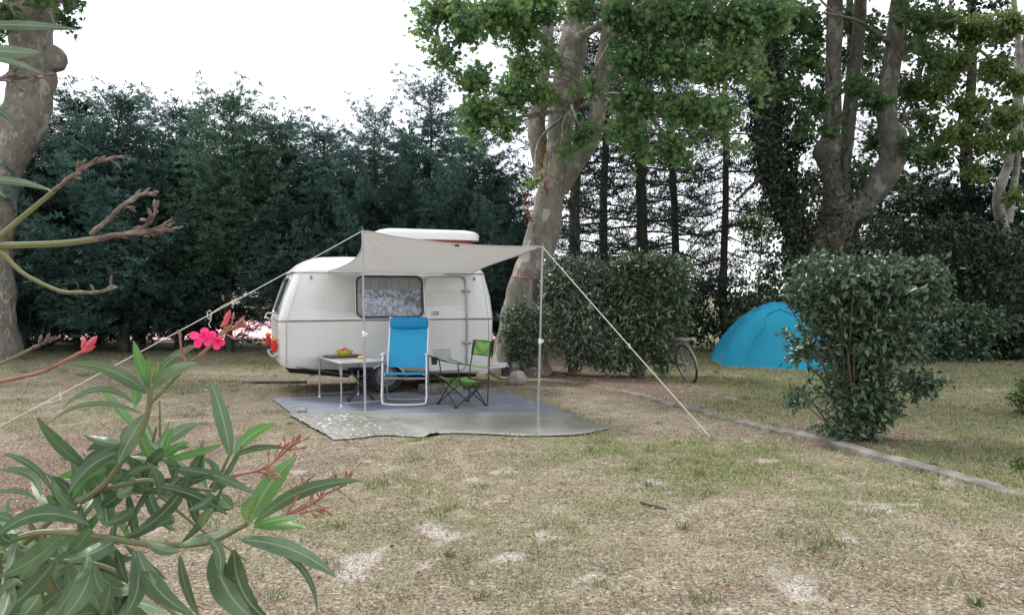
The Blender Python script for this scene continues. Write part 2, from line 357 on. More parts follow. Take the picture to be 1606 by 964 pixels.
M['glass'] = glass_mat('window_glass', (.93,.94,.96), .09)
M['dark_glass'] = material('dark_acrylic', [(.05,.055,.06),(.09,.095,.10)], 2, .12)

def plastic_mat():
    m = material('crumpled_plastic_sheet', [(.21,.205,.175),(.26,.255,.22),(.31,.31,.285)], 1.6, .22, spec=.9); t = m.node_tree; N = t.nodes; L = t.links; b = N['Principled BSDF']
    tc = N.new('ShaderNodeTexCoord')
    tot = None
    for sc_, amp, st in ((4., 1., (1., .4, 1)), (11., .45, (.5, 1., 1))):
        mp = N.new('ShaderNodeMapping'); mp.inputs['Scale'].default_value = st; mp.inputs['Rotation'].default_value = (0, 0, .5*sc_); L.new(tc.outputs['Object'], mp.inputs[0])
        n = N.new('ShaderNodeTexNoise'); n.inputs['Scale'].default_value = sc_; n.inputs['Detail'].default_value = 2; n.inputs['Distortion'].default_value = .8; L.new(mp.outputs[0], n.inputs['Vector'])
        q1 = N.new('ShaderNodeMath'); q1.operation = 'SUBTRACT'; q1.inputs[1].default_value = .5; L.new(n.outputs['Fac'], q1.inputs[0]); q2 = N.new('ShaderNodeMath'); q2.operation = 'ABSOLUTE'; L.new(q1.outputs[0], q2.inputs[0])
        q3 = N.new('ShaderNodeMath'); q3.operation = 'MULTIPLY_ADD'; q3.inputs[1].default_value = -amp; q3.inputs[2].default_value = 0; L.new(q2.outputs[0], q3.inputs[0])
        if tot is not None: L.new(tot, q3.inputs[2])
        tot = q3.outputs[0]
    at = N.new('ShaderNodeAttribute'); at.attribute_name = 'crumple'
    bp = N.new('ShaderNodeBump'); bp.inputs['Distance'].default_value = .075; L.new(at.outputs['Fac'], bp.inputs['Strength'])
    L.new(tot, bp.inputs['Height']); L.new(bp.outputs[0], b.inputs['Normal'])
    return m
M['plastic'] = plastic_mat()

def pane_reflection_mat():  # pale blotches painted in for the pane's reflection of trees and sky
    m = material('painted_reflection', [(.30,.33,.40),(.62,.65,.72)], 22, .7); t = m.node_tree; N = t.nodes; L = t.links; b = N['Principled BSDF']
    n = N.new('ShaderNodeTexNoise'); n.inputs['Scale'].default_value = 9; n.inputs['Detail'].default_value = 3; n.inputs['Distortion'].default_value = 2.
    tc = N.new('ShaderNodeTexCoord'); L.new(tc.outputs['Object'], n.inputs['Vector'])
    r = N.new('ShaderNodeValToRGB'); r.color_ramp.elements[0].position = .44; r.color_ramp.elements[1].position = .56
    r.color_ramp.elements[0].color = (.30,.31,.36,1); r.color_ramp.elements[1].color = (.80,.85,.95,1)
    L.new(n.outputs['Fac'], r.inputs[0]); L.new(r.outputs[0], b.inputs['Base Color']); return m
M['pane_reflection'] = pane_reflection_mat()
M['curtain'] = material('grey_curtain', [(.52,.48,.46),(.80,.76,.74)], 14, .8, stretch=(1,1,.1), transl=.2)

# ------------------------------------------------------------------ ground
def axis(dense0, dense1, step, far0, far1):
    a = list(np.arange(dense0, dense1+step/2, step)); s = step; x = dense0
    lo = []
    while x > far0: s *= 1.35; x -= s; lo.append(x)
    s = step; x = dense1; hi = []
    while x < far1: s *= 1.35; x += s; hi.append(x)
    return np.array(lo[::-1]+a+hi)
gx = axis(-8, 9, .07, -260, 260); gy = axis(3.0, 20, .07, -60, 420)
X, Y = np.meshgrid(gx, gy)
K0 = np.array([.6, 15.5]); K1 = np.array([3.93, 5.87]); kd = (K1-K0)/np.linalg.norm(K1-K0); kn = np.array([-kd[1], kd[0]])   # kn points to +x side
if kn[0] < 0: kn = -kn
def masks(X, Y):
    side = (X-K0[0])*kn[0]+(Y-K0[1])*kn[1]       # >0 right of kerb
    n1 = fbm(X*.55, Y*.55); n2 = fbm(X*2.1+9, Y*2.1+4, 5); n3 = fbm(X*6, Y*6, 3)
    green = np.clip((n1-.48)*2.4+.24+(n2-.5)*3.2+(n3-.5)*1.2, 0, 1)
    green = green*np.clip(1.2-np.hypot(X+3.2, (Y-6.5))/4.5*0, 0, 1)
    # greener: band in front of the groundsheet, by the kerb and right lawn
    green = np.clip(green+.35*np.exp(-((X-1.2)/2.2)**2-((Y-7.6)/1.2)**2)+np.where(side > .1, .58, 0)+.25*np.exp(-((Y-19)/3)**2), 0, 1)
    litter = np.clip(np.exp(-((X+4.2)/1.9)**2-((Y-6.6)/3.)**2)*1.0+(n2-.5)*1.5, 0, 1)
    litter = np.maximum(litter, np.clip(1.4*np.exp(-((side-.3)/.9)**2)*np.clip((Y-10.2)/2, 0, 1)+(n2-.5), 0, 1))
    litter = np.maximum(litter, np.clip(np.exp(-((X-3.6)/.9)**2-((Y-8.2)/.6)**2), 0, 1))
    green = green*(1-.8*litter)*np.clip(.50+(Y-4.6)/4.0, .45, 1)
    gr = np.zeros_like(X)
    for px, py, r, s in ((990,840,.42,1),(1240,910,.30,1),(1410,805,.28,1),(745,745,.40,.8),(690,700,.35,.8),(470,688,.45,.8),(1595,930,.3,1),(860,880,.5,.5),(640,830,.5,.5),(520,900,.4,.5),(1130,960,.4,.4),(1060,770,.3,.4)):
        q = G(px, py); gr = np.maximum(gr, s*np.exp(-(((X-q[0])/r)**2+((Y-q[1])/(r*1.1))**2)*1.1))
    gravel = np.clip(gr*.58+(n2-.55)*2.3+(n3-.5)*2.2-.42, 0, .85)
    return side, green, litter, gravel
side, green, litter, gravel = masks(X, Y)
near = np.exp(-(np.maximum(0, np.hypot(X, Y-9)-14)/8)**2)
Z = ((fbm(X*1.3, Y*1.3)-.5)*.05+(fbm(X*7, Y*7, 3)-.5)*.022)*near
# flatten under the groundsheets and the caravan
flat = np.clip(1.3-np.hypot((X+1.2)/3.2, (Y-11)/2.6), 0, 1); flat = np.clip(flat*3, 0, 1); Z = Z*(1-.92*flat)
Z = np.where(side > .06, Z+.035, Z)
ny, nx = X.shape; idx = np.arange(nx*ny).reshape(ny, nx)
Fg = np.stack([idx[:-1, :-1], idx[:-1, 1:], idx[1:, 1:], idx[1:, :-1]], -1).reshape(-1, 4)
def ground_mat():
    m = bpy.data.materials.new('dry_grass_ground'); m.use_nodes = True; t = m.node_tree; N = t.nodes; L = t.links; b = N['Principled BSDF']; b.inputs['Roughness'].default_value = .95; b.inputs['Specular IOR Level'].default_value = .1
    tc = N.new('ShaderNodeTexCoord')
    def noise(s, d=6, dist=0):
        n = N.new('ShaderNodeTexNoise'); n.inputs['Scale'].default_value = s; n.inputs['Detail'].default_value = d; n.inputs['Distortion'].default_value = dist; L.new(tc.outputs['Object'], n.inputs['Vector']); return n.outputs['Fac']
    def ramp(f, stops):
        r = N.new('ShaderNodeValToRGB'); e = r.color_ramp.elements
        while len(e) < len(stops): e.new(.5)
        for i, (p, c) in enumerate(stops): e[i].position = p; e[i].color = (*c, 1)
        L.new(f, r.inputs[0]); return r.outputs[0]
    def mix(f, a, b_):
        q = N.new('ShaderNodeMixRGB'); L.new(f, q.inputs[0]); L.new(a, q.inputs[1]); L.new(b_, q.inputs[2]); return q.outputs[0]
    def attr(n):
        a = N.new('ShaderNodeAttribute'); a.attribute_name = n; return a.outputs['Fac']
    fine = noise(45, 8, .6); mid = noise(9, 6, .4)
    dry = ramp(fine, [(.30, (.085,.07,.048)), (.43, (.19,.163,.115)), (.56, (.30,.262,.195)), (.72, (.52,.475,.375))])
    soil = ramp(fine, [(.32, (.075,.06,.042)), (.5, (.175,.14,.10)), (.68, (.36,.30,.225))])
    grn = ramp(fine, [(.3, (.07,.075,.034)), (.5, (.165,.175,.08)), (.7, (.31,.31,.165))])
    grv = ramp(noise(90, 4), [(.35, (.20,.17,.14)), (.52, (.36,.32,.27)), (.68, (.60,.57,.52))])
    lit = ramp(fine, [(.3, (.055,.04,.033)), (.5, (.16,.115,.09)), (.72, (.36,.28,.22))])
    def cut(f, lo, hi):
        ad = N.new('ShaderNodeMath'); ad.operation = 'MULTIPLY_ADD'; ad.inputs[1].default_value = .7; ad.inputs[2].default_value = -.35; L.new(mid, ad.inputs[0])
        a2 = N.new('ShaderNodeMath'); L.new(f, a2.inputs[0]); L.new(ad.outputs[0], a2.inputs[1])
        mr = N.new('ShaderNodeMapRange'); mr.inputs['From Min'].default_value = lo; mr.inputs['From Max'].default_value = hi; L.new(a2.outputs[0], mr.inputs[0]); return mr.outputs[0]
    c = mix(cut(noise(3.1, 8, .8), .38, .62), dry, soil)
    c = mix(cut(attr('green'), .15, .9), c, grn)
    c = mix(cut(attr('litter'), .15, .8), c, lit)
    c = mix(cut(attr('gravel'), .15, .6), c, grv)
    L.new(c, b.inputs['Base Color'])
    bp = N.new('ShaderNodeBump'); bp.inputs['Strength'].default_value = .8; bp.inputs['Distance'].default_value = .03; L.new(fine, bp.inputs['Height']); L.new(bp.outputs[0], b.inputs['Normal'])
    return m
M['ground'] = ground_mat()
g_ = mesh_np('ground', np.c_[X.ravel(), Y.ravel(), Z.ravel()], Fg, M['ground'], smooth=True, col={'green': green.ravel(), 'litter': litter.ravel(), 'gravel': gravel.ravel()})
g_['kind'] = 'structure'
def gz(x, y):
    s = side_of(x, y); near_ = np.exp(-(np.maximum(0, np.hypot(x, y-9)-14)/8)**2)
    z = ((fbm(x*1.3, y*1.3)-.5)*.05+(fbm(x*7, y*7, 3)-.5)*.022)*near_
    fl = np.clip(np.clip(1.3-np.hypot((x+1.2)/3.2, (y-11)/2.6), 0, 1)*3, 0, 1)
    return z*(1-.92*fl)+np.where(s > .06, .035, 0)
def side_of(x, y): return (x-K0[0])*kn[0]+(y-K0[1])*kn[1]

# pink sunlit clay beyond the conifers
cm = MB(); cm.add([(-34, 25.5, .03), (1.5, 25.5, .03), (3, 70, .03), (-34, 70, .03)], [(0, 1, 2, 3)])
M['clay'] = material('pink_clay', [(.66,.30,.33),(.74,.42,.44),(.80,.60,.60)], 1.1, .9)
co = cm.build('clay_court', M['clay']); co['kind'] = 'structure'

# kerb, in worn concrete, low and partly buried
kb = MB(); n = 60; L_ = np.linalg.norm(K1-K0)+2.2; vs = []
for i in range(n+1):
    p = K0+kd*(i/n*L_); wob = .015*math.sin(i*.7)+rng.normal(0, .006); h = .045+.02*math.sin(i*.33+1)+rng.normal(0, .008)-(.03 if i < 26 else 0)
    for a, z in ((-.075, -.05), (-.07, h-.012), (-.05, h), (.05, h+.004), (.07, h-.01), (.075, -.05)):
        q = p+kn*(a+wob); vs.append((q[0], q[1], z))
fs = [(i*6+k, i*6+k+1, (i+1)*6+k+1, (i+1)*6+k) for i in range(n) for k in range(5)]+[tuple(range(6)), tuple(n*6+k for k in range(6))]
kb.add(vs, fs); ko = kb.build('kerb', M['concrete']); ko['kind'] = 'structure'

# grass blades ------------------------------------------------------------
def blades(n, ymax, xm, hmean, g):
    # density falls off with distance; sampled in the view wedge and a margin round it
    d = 3.3+(ymax-3.3)*g.random(n)**1.35; x = (g.random(n)*2-1)*(d*.72+.6)
    return x, d
g = np.random.default_rng(11)
x, y = blades(330000, 21, 0, .03, g)
sd_, gr_, li_, gv_ = masks(x, y); bare = fbm(x*3.3+40, y*3.3, 4)
keep = g.random(len(x)) < np.clip(.22+.9*gr_-.55*li_-.9*gv_+(bare-.5)*1.8, .02, 1)
# no grass through sheets, or on the kerb
def inside(poly, x, y):
    r = np.zeros(len(x), bool); n_ = len(poly)
    for i in range(n_):
        a, b = poly[i], poly[(i+1) % n_]; c = (a[1] > y) != (b[1] > y)
        r ^= c & (x < (b[0]-a[0])*(y-a[1])/(b[1]-a[1]+1e-12)+a[0])
    return r
sheet_poly = [G(*p)[:2] for p in ((425,626),(783,613),(905,657),(957,673),(830,684),(700,680),(600,684),(522,691),(462,655))]
keep &= ~inside(sheet_poly, x, y); keep &= ~((np.abs(sd_) < .07) & (g.random(len(x)) < .93))
x, y, sd_, gr_ = x[keep], y[keep], sd_[keep], gr_[keep]; n = len(x)
tuft = fbm(x*4+3, y*4+8, 3)
h = (.010+.020*g.random(n)+.026*np.clip(gr_-.3, 0, 1)*g.random(n)+.10*np.clip(tuft-.66, 0, 1)*3*g.random(n))*(1+.02*y)
h = np.where(sd_ > .1, h*1.25, h)
az = g.random(n)*6.28; lean = .4+g.random(n)*1.5; wd = (.0012+.0016*g.random(n))*(1+.09*y)
z = gz(x, y)-.004
b0 = np.c_[x, y, z]; s_ = np.c_[np.cos(az), np.sin(az), 0*az]*wd[:, None]; l_ = np.c_[-np.sin(az), np.cos(az), 0*az]*(lean*h)[:, None]
mid_ = b0+l_*.35+np.c_[0*h, 0*h, h*.6]; tip = b0+l_*1.1+np.c_[0*h, 0*h, h*(1-.3*lean)]
V = np.stack([b0-s_, b0+s_, mid_+s_*.7, tip, mid_-s_*.7], 1).reshape(-1, 3)
base_i = (np.arange(n)*5)[:, None]; Fa = (np.array([[0,1,2],[0,2,4],[4,2,3]])[None]+base_i[:, :, None]).reshape(-1, 3)
pg = np.clip(gr_*.95+g.normal(0, .3, n)-.05, 0, 1)[:, None]
straw = np.array([.39,.345,.245])*(1+.5*g.normal(0, .35, (n, 1))); grc = np.array([.17,.205,.085])*(1+.6*g.normal(0, .3, (n, 1)))
colr = np.clip(straw*(1-pg)+grc*pg, .02, .8); colr = np.repeat(colr, 5, 0)
def attr_mat(name, rough, transl=.25):
    m = material(name, [(.2,.2,.1),(.2,.2,.1)], 5, rough, transl=transl, spec=.2); t = m.node_tree
    a = t.nodes.new('ShaderNodeAttribute'); a.attribute_name = 'tint'
    t.links.new(a.outputs['Color'], t.nodes['Principled BSDF'].inputs['Base Color'])
    for q in t.nodes:
        if q.type == 'BSDF_TRANSLUCENT': t.links.new(a.outputs['Color'], q.inputs[0])
    return m
M['blade'] = attr_mat('grass_blades', .8)
go = mesh_np('grass', V, Fa, M['blade'], col={'tint': colr}); tag(go, 'short dry grass, green in patches, growing all over the pitch', 'grass', kind='stuff')

# separate tufts
gt = np.random.default_rng(77); TV = []; TC = []
nt_ = 1500; d = 3.5+14*gt.random(nt_)**1.3; x = (gt.random(nt_)*2-1)*(d*.70+.4); sd_, gr_, li_, gv_ = masks(x, d)
kp = (gt.random(nt_) < np.clip(.15+gr_*1.1-li_*.6, .04, 1)) & ~inside(sheet_poly, x, d); x, d, sd_ = x[kp], d[kp], sd_[kp]
kx = np.concatenate([x, [K0[0]+kd[0]*q_+kn[0]*w_ for q_, w_ in zip(np.linspace(2, 11, 46), gt.choice([-.13, .12], 46)+gt.normal(0, .02, 46))]]); ky = np.concatenate([d, [K0[1]+kd[1]*q_+kn[1]*w_ for q_, w_ in zip(np.linspace(2, 11, 46), gt.choice([-.13, .12], 46)+gt.normal(0, .02, 46))]])
for tx_, ty_ in zip(kx, ky):
    m = gt.integers(8, 60); rr_ = .02+.13*gt.random(); px_ = tx_+gt.normal(0, rr_, m); py_ = ty_+gt.normal(0, rr_, m); hh = (.012+.03*gt.random(m))*(1+.8*gt.random()); aa = gt.random(m)*6.28; ww = .0012*(1+.1*ty_)*(1+gt.random(m))
    zz = gz(px_, py_)-.003; b0 = np.c_[px_, py_, zz]; ss = np.c_[np.cos(aa), np.sin(aa), 0*aa]*ww[:, None]; le = np.c_[-np.sin(aa), np.cos(aa), 0*aa]*(hh*gt.random(m)*.9)[:, None]
    TV.append(np.stack([b0-ss, b0+ss, b0+le*.4+np.c_[0*hh, 0*hh, hh*.6]+ss*.6, b0+le+np.c_[0*hh, 0*hh, hh]], 1).reshape(-1, 3)); dry_ = gt.random() < .25
    TC.append(np.repeat((np.array([.42,.37,.26]) if dry_ else np.array([.12,.155,.07])+gt.random()*np.array([.14,.11,.06]))*(.7+.6*gt.random((m, 1))), 4, 0))
TV = np.concatenate(TV); TC = np.concatenate(TC); ti = np.arange(len(TV)//4)*4; TF = np.concatenate([np.c_[ti, ti+1, ti+2], np.c_[ti, ti+2, ti+3]])
tag(mesh_np('grass_tufts', TV, TF, M['blade'], col={'tint': TC}), 'small green and straw coloured grass tufts standing out of the short turf', 'grass', kind='stuff')
# fallen leaves, pebbles and straw bits
n = 42000; d = 3.3+16*g.random(n)**1.2; x = (g.random(n)*2-1)*(d*.72+.6); y = d
sd_, gr_, li_, gv_ = masks(x, y)
keep = (g.random(n) < np.clip(.22+li_*1.0, 0, 1)) & ~inside(sheet_poly, x, y); x, y = x[keep], y[keep]; n = len(x)
c = np.c_[x, y, gz(x, y)+.004+.008*g.random(n)]; dd = g.normal(0, 1, (n, 3)); dd[:, 2] *= .25; nn = np.array([0, 0, 1.])+g.normal(0, .35, (n, 3))
L_ = (.008+.03*g.random(n)**1.6); V, Fa = scatter(LEAF2, c, dd, nn, L_, L_*.55)
pal = np.array([(.20,.10,.06),(.30,.17,.09),(.13,.075,.05),(.42,.30,.18),(.26,.13,.10),(.46,.38,.27)])
tint = np.repeat(pal[g.integers(0, 6, n)]*(.7+.6*g.random((n, 1))), 4, 0)
M['litter'] = attr_mat('fallen_leaves', .85)
tag(mesh_np('leaf_litter', V, Fa, M['litter'], col={'tint': tint}), 'brown fallen leaves scattered over the ground and under the trees', 'leaf litter', kind='stuff')
n = 30000; d = 3.3+9*g.random(n)**1.3; x = (g.random(n)*2-1)*(d*.72+.4); y = d
sd_, gr_, li_, gv_ = masks(x, y); keep = (g.random(n) < np.clip(gv_*1.1+.05, 0, 1)) & ~inside(sheet_poly, x, y); x, y = x[keep], y[keep]; n = len(x)
oct_ = np.array([(1,0,0),(0,1,0),(-1,0,0),(0,-1,0),(0,0,.7),(0,0,-.7)]); of = np.array([(0,1,4),(1,2,4),(2,3,4),(3,0,4),(1,0,5),(2,1,5),(3,2,5),(0,3,5)])
r_ = .003+.007*g.random(n)**2; V = (np.c_[x, y, gz(x, y)+.002][:, None]+oct_[None]*r_[:, None, None]*(.6+.8*g.random((n, 6, 1)))).reshape(-1, 3)
Fa = (of[None]+(np.arange(n)*6)[:, None, None]).reshape(-1, 3); tint = np.repeat(np.array([.46,.43,.39])*(.4+.9*g.random((n, 1))), 6, 0)
tag(mesh_np('gravel', V, Fa, attr_mat('gravel_stones', .9, .0), col={'tint': tint}), 'pale gravel chips showing in worn bare patches', 'gravel', kind='stuff')
# straws and twigs lying about
tb = MB()
for i in range(900):
    d = 3.5+12*g.random()**1.4; xx = (g.random()*2-1)*d*.7
    if inside(sheet_poly, np.array([xx]), np.array([d]))[0]: continue
    a = g.random()*6.28; l = .04+.12*g.random()**2; z0 = float(gz(np.array([xx]), np.array([d]))[0])+.008
    pts = [(xx, d, z0), (xx+math.cos(a)*l*.5, d+math.sin(a)*l*.5, z0+.008), (xx+math.cos(a+.3)*l, d+math.sin(a+.3)*l, z0+.002)]
    tb.tube(pts, [.0022, .002, .001], 4)
tag(tb.build('fallen_twigs', material('dry_twig', [(.16,.12,.08),(.42,.35,.25)], 2, .9)), 'thin dry twigs and straws lying on the worn ground', 'twigs', kind='stuff')
for (pts, r, lab) in (([(912,865),(925,880),(950,893),(985,900),(1020,905)], .004, 'long pale curved stick lying in the worn foreground'),
                      ([(1005,790),(1022,795),(1045,800)], .012, 'short blackened stick in the middle of the worn ground')):
    q = [G(*p)+np.array([0, 0, .012]) for p in pts]; b = MB(); b.tube(smooth_path(q, 5), np.linspace(r, r*.5, len(smooth_path(q, 5))), 6)
    tag(b.build('stick', M['bark_grey'] if r < .01 else M['bark_ivy']), lab, 'stick')

# ------------------------------------------------------------------ trees
def plimb(mb, pts, d=None, n=6, seg=14, lump=.04, g=rng):
    """pts: (px, py, width px[, d]) -> tapering limb"""
    q = np.array([[*P(p[0], p[1], p[3] if len(p) > 3 else d), p[2]/F*(p[3] if len(p) > 3 else d)/2] for p in pts])
    s = smooth_path(q, n); ph_ = g.random(3)*6.28; tt_ = np.arange(len(s))
    r = np.abs(s[:, 3])*(1+lump*(np.sin(tt_*.55+ph_[0])+.6*np.sin(tt_*1.3+ph_[1])))
    k0 = mb.n; mb.tube(s[:, :3], r, seg+6); v = mb.v[-1]; ctr = np.repeat(s[:, :3], seg+6, 0); out_ = v-ctr
    w_ = fbm(v[:, 0]*2.2+v[:, 2]*1.1+30, v[:, 2]*1.9+v[:, 1]*2.3+30, 3)-.5; mb.v[-1] = ctr+out_*(1+w_[:, None]*.34); return s
def clump_leaves(clumps, tpl, ls, asp, tl=.45, nl=7, dens=1., g=rng):
    parts = []
    for (c, r, k) in clumps:
        k = int(k*dens); u = nrm(g.normal(0, 1, (k, 3)))*(g.random((k, 1))**.45); tips = np.array(c)+u*np.array(r)
        d_ = nrm(u*.8+g.normal(0, .5, (k, 3))+np.array([0, 0, -.15])); parts.append(twig_leaves(tips, d_, tl, nl, ls, asp, tpl, .45, g, .05))
    return join(parts)
def twigs_for(mb, clumps, anchors, g=rng, rad=.035):
    A = np.array(anchors)
    for (c, r, k) in clumps:
        c = np.array(c); dd = np.linalg.norm((A-c)*np.array([1, 1, 1.3]), axis=1)+np.where(A[:, 2] > c[2], .8, 0); a = A[np.argmin(dd)]
        m = (a+c)/2+np.array([0, 0, .25])+g.normal(0, .12, 3); pth = smooth_path([a, m, c], 5); mb.tube(pth, np.linspace(rad, .01, len(pth)), 5, caps=False)
        for j in range(5):
            e = c+nrm(g.normal(0, 1, 3))*np.array(r)*.9; s0 = pth[g.integers(5, len(pth))]
            mb.tube(smooth_path([s0, (s0+e)/2+g.normal(0, .06, 3), e], 3), np.linspace(.012, .004, 4) if False else np.linspace(.013, .004, 7), 4, caps=False)
def cl(px, py, rx, ry, d, k, rd=None):
    s = d/F; return (P(px, py, d), (rx*s, (rd or (rx+ry)/2*s*1.2), ry*s), k)

# central plane tree
D = 15.0
t = thing('plane_tree', 'big plane tree with smooth pale grey trunk behind the caravan, forking into three limbs', 'tree', P(822, 585, D))
b = MB()
trunk = plimb(b, [(812,600,112),(815,540,80),(821,480,64),(834,430,56),(847,383,52),(860,323,46),(872,272,45),(878,220,43),(881,170,42),(893,100,44),(905,30,40),(915,-60,40),(920,-200,30),(935,-400,16)], D, 7, 18)
l1 = plimb(b, [(864,310,20,D),(852,268,26,D+.2),(845,225,29,D+.3),(841,190,27,D+.4),(846,160,21,D+.4),(855,90,20,D+.5),(860,0,16,D+.6),(850,-120,12,D+.7),(830,-250,6,D+.8)], D)
l2 = plimb(b, [(880,300,22,D),(903,258,28,D-.2),(927,215,28,D-.4),(938,170,27,D-.5),(945,110,28,D-.5),(955,50,27,D-.6),(965,-30,28,D-.7),(990,-150,20,D-1),(1040,-300,10,D-1.4)], D)
l3 = plimb(b, [(900,170,12,D-.3),(930,120,11,D-.7),(965,60,9,D-1),(1010,10,8,D-1.3),(1050,-40,6,D-1.6)], D, lump=.02)
l4 = plimb(b, [(905,60,14,D-.2),(980,20,12,D-1),(1060,0,10,D-1.5),(1150,-10,6,D-2)], D, lump=.02)
l5 = plimb(b, [(885,110,12,D-.2),(850,60,10,D-.8),(790,20,8,D-1.2),(720,5,6,D-1.5)], D, lump=.02)
anch = np.concatenate([l1[20:, :3], l2[20:, :3], l3[:, :3], l4[:, :3], l5[:, :3], trunk[60:, :3]])
CL = [cl(*a) for a in [
 (695,18,38,22,13,60),(665,52,16,12,13,12),(735,45,36,24,12.6,56),(700,95,24,14,12.8,22),(785,22,45,26,13,75),(745,128,34,17,13,40),(818,55,26,24,13.5,38),(850,15,34,24,13.5,50),
 (760,175,42,20,13,60),(738,203,20,10,13,14),(805,150,34,24,13.4,50),(822,108,26,22,13.6,38),(852,150,26,14,13.5,22),(795,198,24,14,13,22),(862,88,16,20,13.6,12),
 (905,10,40,14,13,26),(975,28,38,30,12.6,46),(1030,30,50,40,12.4,60),(1095,35,46,40,12.2,60),(1160,35,45,48,12,90),(1210,25,35,32,12,50),
 (925,128,18,14,13,9),(990,95,38,30,12.6,50),(1050,100,44,32,12.4,52),(1115,110,40,30,12.2,48),(1170,105,28,26,12,26),
 (1000,160,44,22,12.6,50),(1065,172,42,22,12.4,46),(1125,180,40,24,12.2,46),(915,214,20,22,13.4,22),(985,208,34,18,12.8,34),(1048,228,26,18,12.6,24),(1075,250,18,10,12.6,9),(1150,225,20,12,12.2,9),(880,235,12,9,13.4,5),(838,280,9,8,13.8,4),(1010,240,16,9,12.8,7),(820,20,70,35,16,40),(1050,70,110,60,16.2,70),(1140,70,70,50,15.8,40),(760,35,60,30,15.6,30),(985,190,60,24,16.4,24),(1090,180,60,30,16,40),(1195,140,20,20,13,8)]]
UP = [cl(px_, py_, 110, 60, 13+dd, 34, 1.2) for px_, py_, dd in [(720,-60,0),(860,-90,.5),(990,-70,-1),(1120,-70,-1.5),(800,-200,1),(950,-220,0),(1090,-200,-1),(880,-350,.5),(1020,-340,0),(950,-470,.5),(930,-120,2.5),(1060,-160,2)]]
twigs_for(b, CL+UP, anch)
b.build('trunk', M['bark_plane'], t, local=False)
V, Fa = clump_leaves(CL, PLANE, .102, .95, .42, 11, 1.2); V2, F2 = clump_leaves(UP, PLANE, .16, .95, .5, 7, 1.)
V, Fa = join([(V, Fa), (V2, F2)]); mesh_np('foliage', V, Fa, M['plane_leaf'], t)
# dry rust-coloured creeper on the trunk
pts = [P(828, y_, D-.35)+np.array([0,0,0]) for y_ in np.linspace(345, 300, 12)]+[P(852+3*math.sin(y_/9), y_, D-.33) for y_ in np.linspace(300, 225, 26)]+[P(833+ (345-y_)*-.3, y_, D-.4) for y_ in np.linspace(320, 375, 12)]
pts = np.repeat(np.array(pts), 6, 0)+rng.normal(0, .035, (len(pts)*6, 3)); V, Fa = scatter(LEAF2, pts, rng.normal(0, 1, pts.shape), rng.normal(0, 1, pts.shape), .06, .04)
mesh_np('dry_creeper', V, Fa, M['rust'], t)
b = MB(); a = np.linspace(R(150), R(400), 24); q0 = P(838, 437, D)
b.tube([(q0[0]+.46*math.cos(x_), q0[1]+.46*math.sin(x_)-.0, q0[2]+.03*math.sin(x_*2)) for x_ in a], .008, 5)
tag(b.build('red_cord', M['red_canvas'], local=True), 'thin red cord tied round the big plane trunk behind the awning', 'cord')

# right plane tree
D = 18.5
t = thing('plane_tree', 'plane tree behind the clipped bush on the right, splitting low into three tall limbs', 'tree', P(1290, 560, D))
b = MB()
tk = plimb(b, [(1275,575,80),(1285,470,62),(1297,400,56),(1312,355,52),(1320,325,58)], D, 7, 16)
a1 = plimb(b, [(1312,345,42),(1308,300,30),(1302,262,32),(1297,240,42),(1302,215,30),(1306,170,26),(1307,100,25),(1310,0,23),(1310,-120,18),(1300,-280,10)], D, 7, 12)
a2 = plimb(b, [(1318,330,30,D),(1325,275,18,D+.2),(1330,220,17,D+.3),(1337,150,18,D+.3),(1346,60,19,D+.3),(1350,-10,18,D+.3),(1360,-200,10,D+.4)], D)
a3 = plimb(b, [(1322,340,44,D),(1350,325,38,D-.2),(1378,290,38,D-.3),(1398,255,40,D-.4),(1402,225,42,D-.4),(1392,190,32,D-.4),(1392,150,28,D-.4),(1402,80,28,D-.4),(1412,0,28,D-.4),(1425,-120,20,D-.4),(1440,-280,10,D-.4)], D, 7, 12)
a4 = plimb(b, [(1395,70,7,D-.4),(1350,35,5,D-1.5),(1290,20,3,D-2.5)], D); a5 = plimb(b, [(1405,100,10,D-.4),(1450,50,8,D-1.2),(1500,30,5,D-2)], D)
anch = np.concatenate([a1[30:, :3], a2[20:, :3], a3[40:, :3], a4[:, :3], a5[:, :3]])
CL = [cl(*a) for a in [(1240,30,40,35,17,55),(1260,95,35,30,17,45),(1235,140,22,20,17,24),(1280,165,26,16,17,22),(1350,135,32,20,17,30),(1375,160,30,12,16.8,20),(1330,40,30,30,19.5,34),(1370,60,25,40,19.5,34),(1440,30,40,30,17,44),(1455,90,32,24,17,30),(1260,200,18,12,17,10),(1300,205,22,10,17,12),(1430,230,20,16,17.5,16),(1370,220,22,26,20,30),(1350,280,30,30,20,36),(1430,140,30,24,19,34),(1450,190,34,26,19.5,34),(1470,240,30,20,20,24),(1410,290,24,14,19.5,12),(1480,130,26,24,19,24),(1275,40,25,40,19.5,40)]]
UP = [cl(px_, py_, 110, 60, 17.5, 55, 1.5) for px_, py_ in [(1280,-60),(1400,-70),(1330,-180),(1450,-180),(1380,-300)]]
twigs_for(b, CL+UP, anch, rad=.03)
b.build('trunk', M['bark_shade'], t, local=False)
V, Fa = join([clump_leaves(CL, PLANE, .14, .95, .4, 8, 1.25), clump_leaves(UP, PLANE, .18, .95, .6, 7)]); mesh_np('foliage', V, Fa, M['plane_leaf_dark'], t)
pts = P(1304, 385, D-.35)+rng.normal(0, 1, (900, 3))*np.array([.36, .16, .75]); V, Fa = scatter(LEAF2, pts, rng.normal(0, 1, pts.shape), rng.normal(0, 1, pts.shape), .08, .05)
mesh_np('dry_creeper', V, Fa, M['rust2'], t)
